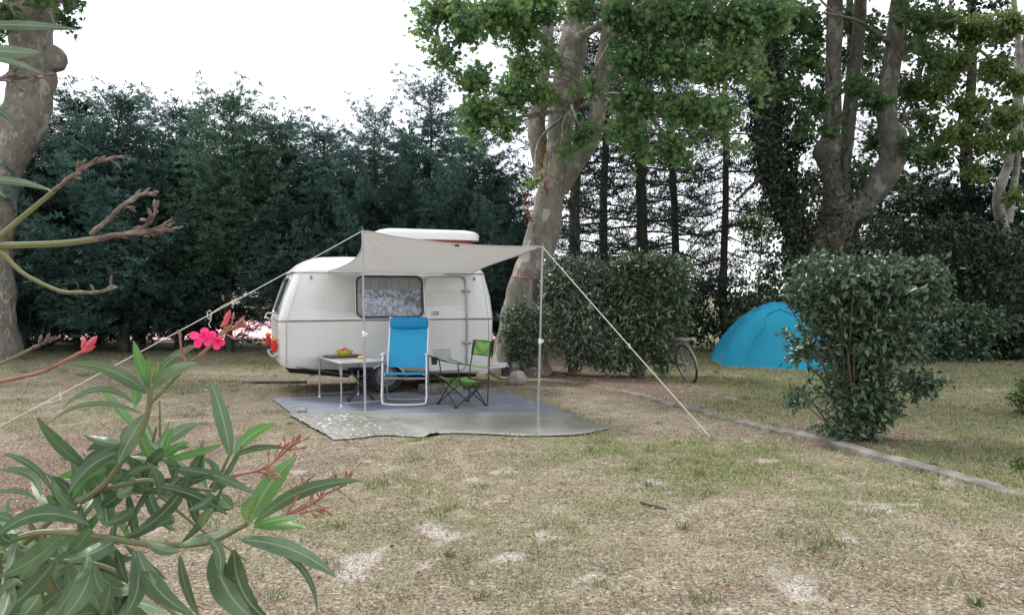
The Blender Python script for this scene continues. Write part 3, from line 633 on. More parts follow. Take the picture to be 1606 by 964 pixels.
pts = P(1316, 360, D-.2)+rng.normal(0, 1, (2600, 3))*np.array([.62, .3, .85]); V, Fa = scatter(LEAF2, pts, rng.normal(0, 1, pts.shape), rng.normal(0, 1, pts.shape), .09, .07); mesh_np('ivy', V, Fa, M['ivy_leaf'], t)

# left plane tree, partly out of frame
D = 18.0
t = thing('plane_tree', 'thick old plane trunk at the left edge with a swollen burr high on its limb', 'tree', P(-8, 562, D))
b = MB()
m0 = plimb(b, [(-20,572,110),(-14,540,84),(-14,480,66),(-16,400,62),(-10,330,64),(-6,285,66)], D, 7, 18)
m1 = plimb(b, [(-14,320,50),(8,260,54),(34,200,66),(48,150,66),(54,100,62),(46,50,62),(50,0,74),(60,-80,60),(80,-220,40),(110,-400,16)], D, 7, 16)
m2 = plimb(b, [(-20,300,50),(-50,220,50),(-75,100,44),(-90,-50,36),(-120,-250,14)], D, 7, 12)
kq = P(84, 92, D); b.lathe([(0,-.32),(.16,-.28),(.27,-.14),(.30,0),(.25,.15),(.14,.28),(0,.33)], kq, (-.3,-.1,1), 14)
anch = np.concatenate([m1[35:, :3], m2[14:, :3]])
CL = [cl(*a) for a in [(108,35,14,12,17,12),(70,-10,60,18,17,26),(5,30,26,20,17,22),(-20,80,30,20,17,20),(110,5,22,9,17,8)]]
UP = [cl(px_, py_, 110, 60, 17.5, 45, 1.5) for px_, py_ in [(0,-90),(110,-110),(-100,-60),(40,-220),(-60,-250),(-160,60)]]
twigs_for(b, CL+UP, anch); b.build('trunk', M['bark_plane'], t, local=False)
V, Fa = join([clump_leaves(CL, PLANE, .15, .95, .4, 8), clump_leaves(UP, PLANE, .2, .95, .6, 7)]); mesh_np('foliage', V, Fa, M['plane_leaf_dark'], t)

# ivy covered leaning tree
D = 19.5
t = thing('ivy_tree', 'dark leaning trunk wrapped in ivy, left of the three limbed plane', 'tree', P(1262, 550, D))
b = MB(); iv = plimb(b, [(1272,560,50),(1262,460,42),(1250,370,38),(1225,300,40),(1207,240,42),(1203,170,40),(1206,90,36),(1210,0,32),(1215,-150,22),(1220,-300,10)], D, 7, 10)
i2 = plimb(b, [(1205,270,8,D),(1180,290,6,D-.5),(1150,320,3,D-1)], D)
b.build('trunk', M['bark_ivy'], t, local=False)
gi = np.random.default_rng(5); parts = []
for s in iv[4:]:
    k = 130; th = gi.random(k)*6.28; rr = s[3]*(1.05+gi.exponential(.22, k)); c = np.c_[s[0]+rr*np.cos(th), s[1]+rr*np.sin(th), s[2]+gi.normal(0, .25, k)]
    parts.append(scatter(LEAF2, c, gi.normal(0, 1, (k, 3))+np.array([0,0,-.5]), np.c_[np.cos(th), np.sin(th), .3+0*th]+gi.normal(0, .4, (k, 3)), .11, .10))
CLI = [cl(*a) for a in [(1240,300,30,50,19.3,70),(1270,380,40,50,19.2,90),(1225,110,35,60,19.5,80),(1290,440,30,40,19,50),(1185,40,22,30,20,24),(1250,230,20,50,19.8,50)]]
parts.append(clump_leaves(CLI, LEAF2, .13, .8, .4, 9)); V, Fa = join(parts); mesh_np('ivy', V, Fa, M['ivy_leaf'], t)

# slender pale tree at right edge with yellow-green leaves
D = 19.6
t = thing('slender_tree', 'slender pale stemmed tree with yellow green leaves at the right edge', 'tree', P(1592, 550, D))
b = MB()
r1 = plimb(b, [(1592,562,22),(1586,480,18),(1578,380,18),(1565,310,16),(1583,250,13),(1594,170,10),(1598,80,9),(1590,0,8),(1580,-120,4)], D)
r2 = plimb(b, [(1580,350,14),(1592,280,10),(1599,200,9),(1603,100,7),(1615,0,5)], D)
r3 = plimb(b, [(1594,150,6),(1550,90,5,D-.5),(1500,60,4,D-1),(1460,40,2,D-1.4)], D); r4 = plimb(b, [(1585,230,6),(1540,190,5,D-.5),(1490,170,3,D-1)], D)
anch = np.concatenate([q[5:, :3] for q in (r1, r2, r3, r4)])
CL = [cl(*a) for a in [(1480,35,32,18,18.4,30),(1530,50,34,22,18.4,34),(1580,40,30,26,18.4,34),(1500,95,28,14,18.4,22),(1560,110,30,20,18.4,28),(1600,130,20,20,18.4,18),(1470,145,24,10,18.4,16),(1520,165,34,14,18.4,28),(1575,185,30,15,18.4,24),(1500,210,30,12,18.4,22),(1550,230,30,12,18.4,20),(1600,225,18,12,18.4,12),(1530,270,20,8,18.4,9),(1590,310,20,10,18.4,9),(1440,70,18,12,18.4,8)]]
UP = [cl(px_, py_, 90, 50, 16, 40, 1.2) for px_, py_ in [(1500,-60),(1600,-70),(1560,-160)]]
twigs_for(b, CL+UP, anch, rad=.02); b.build('trunk', M['bark_grey'], t, local=False)
V, Fa = clump_leaves(CL+UP, LEAF2, .13, .65, .4, 13, 2.1); mesh_np('foliage', V, Fa, M['yellow_leaf'], t)

# broad dark trees far behind on the right
for i_, (bx_, lab_, CLb) in enumerate([(1330, 'dark broadleaf tree far behind the three limbed plane', [(1180,40,60,40,23,40),(1265,180,55,60,23,60),(1330,90,60,70,23,70),(1390,150,45,50,23,40),(1300,290,70,45,23,60),(1420,60,50,60,23,50)]),
        (1520, 'dark broadleaf tree far behind the slender right tree', [(1480,110,60,50,23,60),(1550,190,60,50,23,60),(1590,90,50,60,23,50),(1480,230,50,40,23,40),(1590,270,50,50,23,50),(1530,30,60,50,23,50),(1460,310,70,40,22,50),(1560,340,60,40,22,50),(1440,150,34,40,22.5,34),(1450,250,26,26,22.5,16),(1600,180,30,50,22.5,30)])]):
    t = thing('broadleaf_tree', lab_, 'tree', P(bx_, 541, 23), 0); b = MB(); tk_ = plimb(b, [(bx_,550,26),(bx_+8,400,22),(bx_-5,250,18),(bx_+5,100,14),(bx_,-60,8)], 23, 6, 8)
    CLb = [cl(*a) for a in CLb]+[cl(bx_+dx_, py_, 110, 60, 23, 40, 1.5) for dx_, py_ in ((-60,-60),(60,-80))]; twigs_for(b, CLb, tk_[10:, :3], rad=.03); b.build('trunk', M['bark_ivy'], t, local=False)
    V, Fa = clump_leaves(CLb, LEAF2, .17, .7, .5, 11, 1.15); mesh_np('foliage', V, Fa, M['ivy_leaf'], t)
# conifers -----------------------------------------------------------------
def conifer(name, label, group, variant, px, py_top, d, mats, sc=1., rz=0):
    V_ = variant; h = H+(HZ-py_top-(18 if py_top > 0 else 0))/F*d; s = h/V_['h']
    x_ = (px-803)/F*d
    if V_.get('root') is None:
        r = thing(name, label, 'tree', (x_, d, 0), rz, group)
        V_['tr'].build('trunk', M['bark_ivy'], r, local=True); mesh_np('foliage', *V_['fo'], mats, r, local=True); V_['root'] = r
    else:
        r = copy_tree(V_['root']); r.location = (x_, d, 0); r['label'] = label; r['group'] = group; r.rotation_euler.z = rz
        for ch in [q for q in bpy.data.objects if q.parent == r and 'foliage' in q.name]:
            if ch.data.materials[0] != mats: ch.material_slots[0].link = 'OBJECT'; ch.material_slots[0].material = mats
    r.scale = (s*sc, s*sc, s)
    return r
def var(*a, **k):
    tr, fo = conifer_mesh(*a, **k); return {'tr': tr, 'fo': fo, 'h': a[1]}
VA = var(21, 7.5, 2.3, z0=.12, nb=185, dens=1.3, tipup=.75, shape=.44)
VB = var(22, 7.5, 2.5, z0=.3, nb=175, dens=1.3, tipup=.6, shape=.52)
VF = var(26, 7.5, 2.3, z0=1.75, nb=150, dens=1.3, tipup=.6, shape=.46)
VC = var(23, 9.0, 3.6, z0=1.3, nb=120, dens=1.25, tipup=.15, droop=.1, shape=.45)      # wide layered cedar
VD = var(24, 15.0, 3.0, z0=1.2, nb=130, dens=.58, tipup=.2, droop=.25, shape=.35, spray=.125, sw=.22)     # tall gaunt pine
VE = var(25, 15.0, 2.8, z0=1.6, nb=112, dens=.52, tipup=.2, droop=.3, shape=.3, spray=.125, sw=.22)
ga = 'blue green conifers in the screen left of the plane'
row = [(40,170,21,VB,'dark conifer half hidden behind the thick trunk at the left edge'),
       (122,150,21.5,VA,'conifer just right of the thick left trunk, first free standing one of the screen'),
       (195,142,20.5,VB,'conifer with a tall feathery tip above the bare oleander twigs'),
       (280,160,22,VA,'conifer second from left with a blunt bluish top against the sky'),
       (362,143,20.5,VF,'conifer with the thin spiky leader standing clear above its neighbours'),
       (440,182,21.5,VF,'conifer above the left end of the caravan, with a rounded low top'),
       (510,195,21,VB,'lower conifer above the raised left corner of the awning')]
for i, (px, py, d, v, lab) in enumerate(row): conifer('conifer_tree', lab, ga, v, px, py, d, M[('conifer_blue','conifer_dark','conifer_teal','conifer_blue','conifer_green','conifer_blue','conifer_teal')[i]], (1.0,.9,1.1,1.2,.95,1.25,1.1)[i], i*1.3)
gb = 'layered cedars behind the caravan'
for i, (px, py, d, v, sc, lab) in enumerate([(590,160,20,VC,.75,'layered cedar rising behind the caravan roof'),(670,122,22,VC,.9,'tallest layered cedar, top left of the plane tree crown'),(745,165,19.5,VC,.72,'layered cedar touching the plane tree trunk on its left')]):
    conifer('cedar_tree', lab, gb, v, px, py, d, M['conifer_blue'], sc, i*2+.4)
gc = 'dark rear conifers filling the left screen'
rearlab = ['leftmost dark rear conifer, behind the thick trunk at the left edge','dark rear conifer behind the pair right of the thick left trunk','dark rear conifer above the pink oleander buds','dark rear conifer over the first bare oleander twig','dark rear conifer left of the pink clay gap','dark rear conifer directly behind the caravan rear','dark rear conifer behind the caravan window','dark rear conifer behind the left part of the pop top','dark rear conifer behind the right part of the pop top','dark rear conifer just left of the big plane trunk']
for i, px in enumerate((0, 80, 155, 225, 285, 500, 560, 635, 705, 785)):
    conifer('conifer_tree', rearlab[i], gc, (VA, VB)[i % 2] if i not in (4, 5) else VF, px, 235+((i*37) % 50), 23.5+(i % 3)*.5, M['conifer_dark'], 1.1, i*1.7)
gd = 'tall dark pines right of the plane'
for i, (px, d, v, lab) in enumerate([(905,20,VD,'tall dark pine just right of the big plane trunk'),(1002,20.5,VE,'tall dark pine with the thickest straight trunk above the clipped hedge'),(1055,23,VD,'thinner dark pine behind the right end of the clipped hedge'),(1137,21,VE,'tall dark pine standing left of the bright sky gap'),(950,25,VE,'thin dark pine between the plane trunk and the thick straight pine')]):
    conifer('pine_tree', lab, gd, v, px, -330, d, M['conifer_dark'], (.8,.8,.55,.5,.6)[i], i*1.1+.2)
for i, (px, py, d, v, sc, lab) in enumerate([(1450,225,24,VC,.8,'dark spreading conifer in the gap right of the three limbed plane'),(1545,250,22,VB,1.3,'dark conifer behind the slender yellow green tree'),(1380,60,25,VD,.6,'dark pine far behind the three limbed plane'),(1290,90,25,VE,.5,'dark pine far behind the ivy covered trunk')]):
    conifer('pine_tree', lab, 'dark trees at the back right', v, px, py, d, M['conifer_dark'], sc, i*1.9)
# ------------------------------------------------------------------ shrubs
def shrub(name, label, cat, base, blobs, mat, ls, asp, tl=.28, nl=9, stems=7, droop=.3, group=None, seed=1, stem_r=.02, shell=.35, stemmat=None):
    """blobs: (centre, radii, twigs, box?)"""
    gg = np.random.default_rng(seed); t = thing(name, label, cat, base, 0, group); parts = []; mb = MB(); base = np.array(base)
    for (c, r, k, pw) in blobs:
        u = nrm(gg.normal(0, 1, (k, 3))); sc = (np.abs(u)**pw).sum(1, keepdims=True)**(-1/pw); u = u*sc   # superellipsoid surface
        rad = (1-shell*gg.random((k, 1))**1.5+gg.normal(0, .04, (k, 1)))*(1+.30*(fbm(u[:, 0]*2.2+seed, u[:, 2]*2.2+u[:, 1]*1.7+seed, 3)-.5))[:, None]; ks = gg.random(k) < .07; rad[ks] *= 1.08+.10*gg.random((ks.sum(), 1)); c = np.array(c); tips = c+u*rad*np.array(r)
        tips[:, 2] = np.maximum(tips[:, 2], .06)
        d_ = nrm(u*.9+gg.normal(0, .45, (k, 3))+np.array([0, 0, .25])); parts.append(twig_leaves(tips, d_, tl, nl, ls, asp, LEAF2, droop, gg, .02))
        for j in range(stems):
            e = tips[gg.integers(k)]; s0 = base+np.array([gg.normal(0, .05), gg.normal(0, .05), 0]); m = s0*.45+e*.55+gg.normal(0, .06, 3); m[:2] = s0[:2]*.62+e[:2]*.38
            pth = smooth_path([s0, m, e], 5); mb.tube(pth, np.linspace(stem_r, .004, len(pth)), 6, caps=False)
        for j in range(k//6):
            e = tips[gg.integers(k)]; s0 = c*.4+e*.6; mb.tube([s0, (s0+e)/2+gg.normal(0, .02, 3), e], [.006, .005, .003], 4, caps=False)
    V, Fa = join(parts); mb.build('stems', stemmat or M['stem'], t, local=False); mesh_np('foliage', V, Fa, mat, t); return t
# clipped hedge in the middle
d = 14.3
shrub('hedge_bush', 'clipped hedge bush with glossy greyish leaves next to the awning pole', 'shrub', P(900, 583, d), [((P(905, 480, d)), (.70, .45, .90), 1050, 3.4), ((P(880,440,d)), (.4,.4,.45), 260, 3), ((P(925,555,d-.1)), (.5,.35,.32), 120, 2.2)], M['photinia'], .085, .45, .22, 9, 8, seed=31, group='clipped hedge')
shrub('hedge_bush', 'clipped hedge bush with longer green leaves, the bicycle propped at its right', 'shrub', P(1000, 590, d-.3), [((P(1015, 475, d-.2)), (.76, .45, .90), 1000, 3.4), ((P(1050, 440, d-.2)), (.42,.4,.45), 200, 3), ((P(1036, 548, d-.4)), (.22,.3,.40), 90, 2), ((P(965, 560, d-.3)), (.4,.3,.28), 80, 2.2)], M['laurel'], .115, .38, .25, 9, 9, seed=32, group='clipped hedge')
shrub('laurel_bush', 'small green shrub behind the caravan drawbar at the foot of the plane', 'shrub', P(818, 583, 13.6), [((P(822, 520, 13.6)), (.42, .3, .55), 420, 2.5)], M['laurel_right'], .07, .5, .2, 9, 5, seed=33)
# right foreground bush
d = 8.0
B0 = P(1330, 690, d)
shrub('clipped_bush', 'flat topped glossy bush with open lower branches in front of the tent', 'shrub', B0,
      [(P(1362, 450, d), (.80, .50, .38), 620, 3.), (P(1345, 530, d), (.56, .40, .42), 330, 2.2), (P(1400, 540, d), (.50, .38, .36), 150, 2.), (P(1350, 615, d), (.48, .36, .42), 290, 2.),
       (P(1330, 672, d), (.38, .3, .15), 130, 2.), (P(1262, 545, d), (.24, .25, .36), 46, 2.), (P(1445, 600, d), (.28, .25, .22), 46, 2.), (P(1250, 622, d), (.22, .2, .12), 22, 2.), (P(1440, 425, d), (.38,.35,.22), 60, 2.), (P(1270, 470, d), (.30,.3,.28), 70, 2.), (P(1300,410,d),(.4,.35,.12),40,2.)],
      M['laurel_right'], .078, .50, .24, 9, 4, seed=35, stem_r=.016, shell=.8)
# undergrowth behind and beside
und = [(1190,500,18.5,.9,.7,.85,300,'ivy_leaf','dark shrub just left of and behind the blue tent'),(1120,480,20.5,1.0,.8,1.05,380,'ivy_leaf','dark undergrowth shrub behind the bicycle'),
       (1250,440,20,1.1,.9,1.3,420,'laurel_right','mid green shrub rising above the blue tent'),(1420,430,19.5,1.6,1.,1.5,620,'ivy_leaf','broad dark thicket right of the clipped bush top'),
       (1530,430,18.5,1.6,1.,1.55,620,'ivy_leaf','dark thicket behind the lawn near the right edge'),(1610,440,17.8,1.0,.9,1.5,400,'ivy_leaf','dark thicket cut off by the right edge'),
       (1500,505,17.3,1.3,.6,.55,300,'laurel_right','low shrub at the far side of the lawn'),(1340,370,22,1.2,.9,1.6,420,'ivy_leaf','dark shrub mass at the foot of the three limbed plane'),
       (1190,345,27,.9,.7,.8,260,'yellow_leaf','pale green shrub seen in the bright gap above the tent')]
und += [(60,505,22.6,1.1,.5,.75,230,'ivy_leaf','low dark undergrowth right beside the thick trunk at the left edge'),(140,500,23.2,1.2,.5,.8,150,'ivy_leaf','low dark undergrowth behind the reddish oleander bud'),
        (215,505,22.8,1.,.5,.7,170,'ivy_leaf','low dark undergrowth left of the pink oleander flower'),(300,498,23.2,1.2,.5,.85,260,'ivy_leaf','low dark undergrowth behind the pink oleander flower'),
        (318,520,22.8,.45,.4,.38,50,'ivy_leaf','small dark undergrowth clump at the left of the pink gap'),(480,500,22.8,.7,.5,.8,160,'ivy_leaf','low dark undergrowth hidden by the caravan rear corner'),
        (800,490,21.5,.9,.5,1.,240,'ivy_leaf','low dark undergrowth between the caravan front and the big plane'),(1060,505,21.5,1.1,.6,.8,240,'ivy_leaf','low dark undergrowth seen over the bicycle wheel')]
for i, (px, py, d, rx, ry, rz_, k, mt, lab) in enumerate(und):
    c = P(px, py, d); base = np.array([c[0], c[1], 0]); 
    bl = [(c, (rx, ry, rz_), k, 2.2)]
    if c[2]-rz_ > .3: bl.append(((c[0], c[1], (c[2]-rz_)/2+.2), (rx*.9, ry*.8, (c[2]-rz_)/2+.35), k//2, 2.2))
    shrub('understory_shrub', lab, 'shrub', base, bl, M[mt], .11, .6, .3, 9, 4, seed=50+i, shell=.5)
shrub('leafy_seedling', 'bright green fern leaved seedling at the right edge of the lawn', 'plant', G(1612, 655), [((G(1612, 655)+np.array([0,0,.26])), (.22,.2,.25), 60, 2.)], M['fern'], .06, .35, .2, 12, 4, seed=70)
shrub('leafy_seedling', 'yellowish low weed by the kerb at the right edge', 'plant', G(1606, 745), [((G(1606, 745)+np.array([0,0,.05])), (.10,.1,.07), 25, 2.)], M['fern'], .05, .5, .1, 8, 3, seed=71)

# ------------------------------------------------------------------ caravan (local frame: x rear->front, y near->far side, z up)
CV = np.array([-3.45, 11.3, 0.]); CA = math.atan2(.355, .935)
cv = thing('caravan', 'small cream rounded caravan with raised pop top roof, parked behind the awning', 'caravan', CV, CA)
def ends(z):
    zs = [.2, .5, 1.15, 1.5, 1.88]; x0 = np.interp(z, zs, [.05,.02,0,.10,.25]); x1 = np.interp(z, zs, [3.33,3.37,3.39,3.37,3.30])
    y0 = np.interp(z, zs, [.03,.015,0,.035,.10]); return x0, x1, y0, 2.0-y0
def zb(x): return .255+max(0, (1.15-x)/1.15)*.225
def ring(x0, x1, y0, y1, r, n=10):
    return rrect(x0, x1, y0, y1, r, n)
def loft_body():
    mb = MB(); rings = []; lv = [0, .06, .25, .5, .75, 1]
    rings_def = [('low', s) for s in lv]+[('up', z) for z in (1.22,1.35,1.5,1.65,1.78,1.88)]
    for k, s in rings_def:
        if k == 'low':
            zz = .3+(1.15-.3)*s; x0, x1, y0, y1 = ends(zz); pl = ring(x0+(.02 if s == 0 else 0), x1-(.02 if s == 0 else 0), y0+(.02 if s == 0 else 0), y1-(.02 if s == 0 else 0), .13)
            rings.append([(x_, y_, zb(x_)+(1.15-zb(x_))*s) for x_, y_ in pl])
        else:
            x0, x1, y0, y1 = ends(s); pl = ring(x0, x1, y0, y1, .13+.10*(s-1.15)/.73); rings.append([(x_, y_, s) for x_, y_ in pl])
    n = len(rings[0]); v = np.array(rings).reshape(-1, 3)
    f = [(i*n+k, i*n+(k+1) % n, (i+1)*n+(k+1) % n, (i+1)*n+k) for i in range(len(rings)-1) for k in range(n)]
    f += [tuple(range(n))[::-1], tuple((len(rings)-1)*n+k for k in range(n))]
    return mb.add(v, f)
body = loft_body().build('body', [M['white_paint'], M['underbody']], cv, angle=30)
WX = 1.615
cut1 = MB(); cut1.lathe([(0,-.3),(.33,-.3),(.33,.34),(0,.34)], (WX, .02, .13), (0,1,0), 40)
c1 = cut1.build('cut_a', M['underbody'], None)
cut2 = MB(); pr = rrect(1.165, 2.185, 1.205, 1.815, .10, 8); n = len(pr)
cut2.add([(x_, -.1, z_) for x_, z_ in pr]+[(x_, .17, z_) for x_, z_ in pr], [tuple(range(n)), tuple(range(n, 2*n))[::-1]]+[(k, k+n, (k+1) % n+n, (k+1) % n) for k in range(n)])
c2 = cut2.build('cut_b', M['underbody'], None)
import bmesh
for c_ in (c1, c2):
    bm = bmesh.new(); bm.from_mesh(c_.data); bmesh.ops.remove_doubles(bm, verts=bm.verts, dist=1e-5); bmesh.ops.recalc_face_normals(bm, faces=bm.faces); bm.to_mesh(c_.data); bm.free()
    c_.location = cv.location; c_.rotation_euler = cv.rotation_euler
    md = body.modifiers.new('b', 'BOOLEAN'); md.operation = 'DIFFERENCE'; md.object = c_; md.solver = 'EXACT'
    try: md.material_mode = 'TRANSFER'
    except Exception: pass
bm = bmesh.new(); bm.from_mesh(body.data); bmesh.ops.recalc_face_normals(bm, faces=bm.faces); bm.to_mesh(body.data); bm.free()
dg = bpy.context.evaluated_depsgraph_get(); nm = bpy.data.meshes.new_from_object(body.evaluated_get(dg)); body.modifiers.clear(); body.data = nm
for c_ in (c1, c2): bpy.data.objects.remove(c_, do_unlink=True)
# the inside of the cuts: dark
if len(nm.materials) > 1:
    print('caravan body faces', len(nm.polygons), 'mats', [m_.name for m_ in nm.materials])
def ys(z): return float(ends(z)[2])
def S(x, z, off=.0): return (x, ys(z)-off, z)
# roof shell
mb = MB(); rr = []
for z, i0, i1, iy in ((1.885,-.015,.015,-.015),(1.90,-.012,-.012,-.012),(1.96,.05,-.04,.05),(2.03,.13,-.10,.14),(2.09,.24,-.20,.26),(2.13,.42,-.36,.42),(2.15,.70,-.62,.62),(2.155,1.0,-1.0,.8)):
    x0, x1, y0, y1 = ends(1.88); r = .24 if iy < .3 else .18; rr.append([(a, b_, z) for a, b_ in ring(x0+i0, x1+(-abs(i1) if i1 < 0 else i1), y0+iy, y1-iy, r if y1-y0-2*iy > .5 else .1)])
n = len(rr[0]); v = np.array(rr).reshape(-1, 3); mb.add(v, [(i*n+k, i*n+(k+1) % n, (i+1)*n+(k+1) % n, (i+1)*n+k) for i in range(len(rr)-1) for k in range(n)]+[tuple((len(rr)-1)*n+k for k in range(n)), tuple(range(n))[::-1]])
mb.build('roof', M['roof_white'], cv, angle=50)
# rain gutter trim
x0, x1, y0, y1 = ends(1.88); MB().tube([(a, b_, 1.882) for a, b_ in ring(x0-.01, x1+.01, y0-.01, y1+.01, .24)], .010, 6, closed=True).build('gutter_trim', M['chrome'], cv)
# belt trims
x0, x1, y0, y1 = ends(1.15); MB().tube([(a, b_, 1.15) for a, b_ in ring(x0-.004, x1+.004, y0-.004, y1+.004, .134)], .013, 6, closed=True, flat=.9).build('belt_trim', M['trim_red'], cv)
x0, x1, y0, y1 = ends(.35)
pl = ring(x0-.0, x1+.0, y0-.006, y1+.006, .26); pl = [p for p in pl]
sk = MB(); seg1 = [(x_, -.0+ys(.3)-.006, zb(x_)+.035) for x_ in np.linspace(.26, WX-.345, 12)]; sk.tube(seg1, .008, 5); sk.build('skirt_trim', M['trim_red'], cv); sk = MB()
seg2 = [(x_, ys(.3)-.006, zb(x_)+.035) for x_ in np.linspace(WX+.345, 3.12, 12)]; sk.tube(seg2, .008, 5); sk.build('skirt_trim', M['trim_red'], cv)
for xx in (.115, 3.285):
    for a_, b_, xo in ((.36, 1.14, 0), (1.16, 1.87, 1)):
        MB().tube([S(xx+(.22*(z_-1.15)/.73 if xx < 1 else -.07*(z_-1.15)/.73)*xo, z_, .002) for z_ in np.linspace(max(a_, zb(xx)+.03) if a_ < 1 else a_, b_, 10)], .006, 5).build('corner_seam', M['chrome'], cv)
for xx in np.linspace(.3, 3.1, 15):
    MB().lathe([(0,-.004),(.007,-.003),(.009,0)], S(xx, 1.868, .001), (0,-1,0), 8).build('rivet', M['chrome'], cv)
# wheel-arch lip
MB().tube([(WX+.335*math.cos(a), ys(.3)-.004, .13+.335*math.sin(a)) for a in np.linspace(R(24), R(156), 20)], .010, 6).build('wheel_arch', M['white_paint'], cv)
# pop top: lid + red canvas bellows
def poploft(x0, x1, y0, y1, levels, r=.22):
    m_ = MB(); rr = []
    for z, ins in levels: rr.append([(a, b_, z) for a, b_ in ring(x0+ins, x1-ins, y0+ins, y1-ins, max(.06, r-ins*.5), 8)])
    n = len(rr[0]); v = np.array(rr).reshape(-1, 3); return m_.add(v, [(i*n+k, i*n+(k+1) % n, (i+1)*n+(k+1) % n, (i+1)*n+k) for i in range(len(rr)-1) for k in range(n)]+[tuple((len(rr)-1)*n+k for k in range(n)), tuple(range(n))[::-1]])
pt = poploft(1.56, 3.32, .42, 1.58, [(2.445,.03),(2.45,.005),(2.54,.0),(2.57,.02),(2.60,.07),(2.625,.18),(2.635,.38)]).build('pop_top_lid', M['roof_white'], cv, angle=50)
lv = [(2.06+.38*i/12, .05+(.025 if i % 2 else 0)) for i in range(13)]; poploft(1.58, 3.28, .44, 1.56, lv, .2).build('pop_top_canvas', M['red_canvas'], cv, angle=60)
# side window
wf = MB(); pr = rrect(1.155, 2.195, 1.195, 1.825, .11, 8); wf.tube([S(a, b_, .005) for a, b_ in pr], .011, 6, closed=True); win = wf.build('window', M['black_plastic'], cv)
pr = rrect(1.135, 2.215, 1.175, 1.845, .125, 8); MB().tube([S(a, b_, .003) for a, b_ in pr], .006, 6, closed=True).build('seal', M['chrome'], win)
pr = rrect(1.16, 2.19, 1.20, 1.82, .105, 8); gl = MB(); n = len(pr); gl.add([S(a, b_, -.004) for a, b_ in pr], [tuple(range(n))]); gl.build('pane', M['glass'], win, smooth=False)
nx_ = 160; xs = np.linspace(1.165, 2.185, nx_); fold = .010*np.sin(xs*62)+.006*np.sin(xs*131+1)+.006*np.sin(xs*23)
for nm_, z0_, z1_, m_, yo, xa, xb in (('curtain', 1.21, 1.81, M['curtain'], .125, 1.165, 2.185), ('painted_reflection', 1.21, 1.62, M['pane_reflection'], .098, 1.24, 2.175)):  # the lower front panel carries the reflected trees and sky as colour
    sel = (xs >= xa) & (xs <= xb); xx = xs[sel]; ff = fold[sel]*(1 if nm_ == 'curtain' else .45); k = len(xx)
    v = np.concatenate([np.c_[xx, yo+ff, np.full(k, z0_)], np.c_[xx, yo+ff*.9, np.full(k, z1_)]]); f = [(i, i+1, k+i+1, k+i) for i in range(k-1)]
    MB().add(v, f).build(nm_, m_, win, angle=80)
# door: outline moulding, panel, handle, hinges
df = MB(); dl = rrect(2.235, 2.895, .33, 1.83, .10, 8); n = len(dl)
df.add([S(a, b_, .004) for a, b_ in dl]+[S(a, b_, -.01) for a, b_ in dl], [tuple(range(n))]+[(k, (k+1) % n, (k+1) % n+n, k+n) for k in range(n)])
# panel split at belt so it follows the two planes
df = MB()
up = [(a, b_) for a, b_ in dl if b_ >= 1.15]; lo = [(a, b_) for a, b_ in dl if b_ < 1.15]
upp = [(2.895, 1.15)]+up+[(2.235, 1.15)]; lop = [(2.235, 1.15)]+lo+[(2.895, 1.15)]
for poly in (upp, lop): df.add([S(a, b_, .006) for a, b_ in poly], [tuple(range(len(poly)))])
door = df.build('door', M['white_paint'], cv, smooth=False)
MB().tube([S(a, b_, .006) for a, b_ in [p for p in dl]], .010, 6, closed=True).build('door_frame', M['alu'], door)
hb = MB(); hb.tube(smooth_path([S(2.86, 1.82, .02), S(2.905, 1.77, .026), S(2.91, 1.5, .03), S(2.91, 1.16, .03), S(2.91, .8, .03), S(2.91, .42, .03)], 5), .015, 8); hb.build('hinge_rail', M['alu'], door)
for zz in (1.60, .77):
    h_ = MB(); h_.tube([S(2.84, zz, .04), S(2.98, zz, .04)], .014, 8); h_.box(S(2.87, zz, .02), (.05,.03,.045), bev=.004); h_.box(S(2.95, zz, .02), (.05,.03,.045), bev=.004); h_.build('hinge', M['alu'], door)
hb2 = MB(); hb2.box(S(2.39, 1.245, .008), (.118,.006,.068), bev=.002); hb2.build('handle_plate', M['black_plastic'], door); hd = MB(); pr = rrect(2.335, 2.445, 1.215, 1.275, .012, 4); hd.tube([S(a, b_, .012) for a, b_ in pr], .006, 5, closed=True); hd.box(S(2.385, 1.245, .018), (.09,.012,.022), bev=.004); hd.lathe([(0,.0),(.014,0),(.014,-.02),(0,-.02)], S(2.355, 1.25, .02), (0,1,0), 12); hd.build('handle', M['chrome'], door)
# vent slats on the door bottom
vt = MB()
for i in range(6): vt.box(S(2.50, .50+i*.033, .009), (.30,.008,.010), bev=.002)
vt.build('vent', M['alu'], door)
# awning hooks
for xx in (.48, 3.06):
    hk = MB(); hk.box(S(xx, 1.80, .010), (.03,.014,.06), bev=.004); hk.tube([S(xx, 1.80, .02), S(xx, 1.79, .04), S(xx, 1.77, .04)], .006, 6); hk.build('hook', M['steel'], cv)
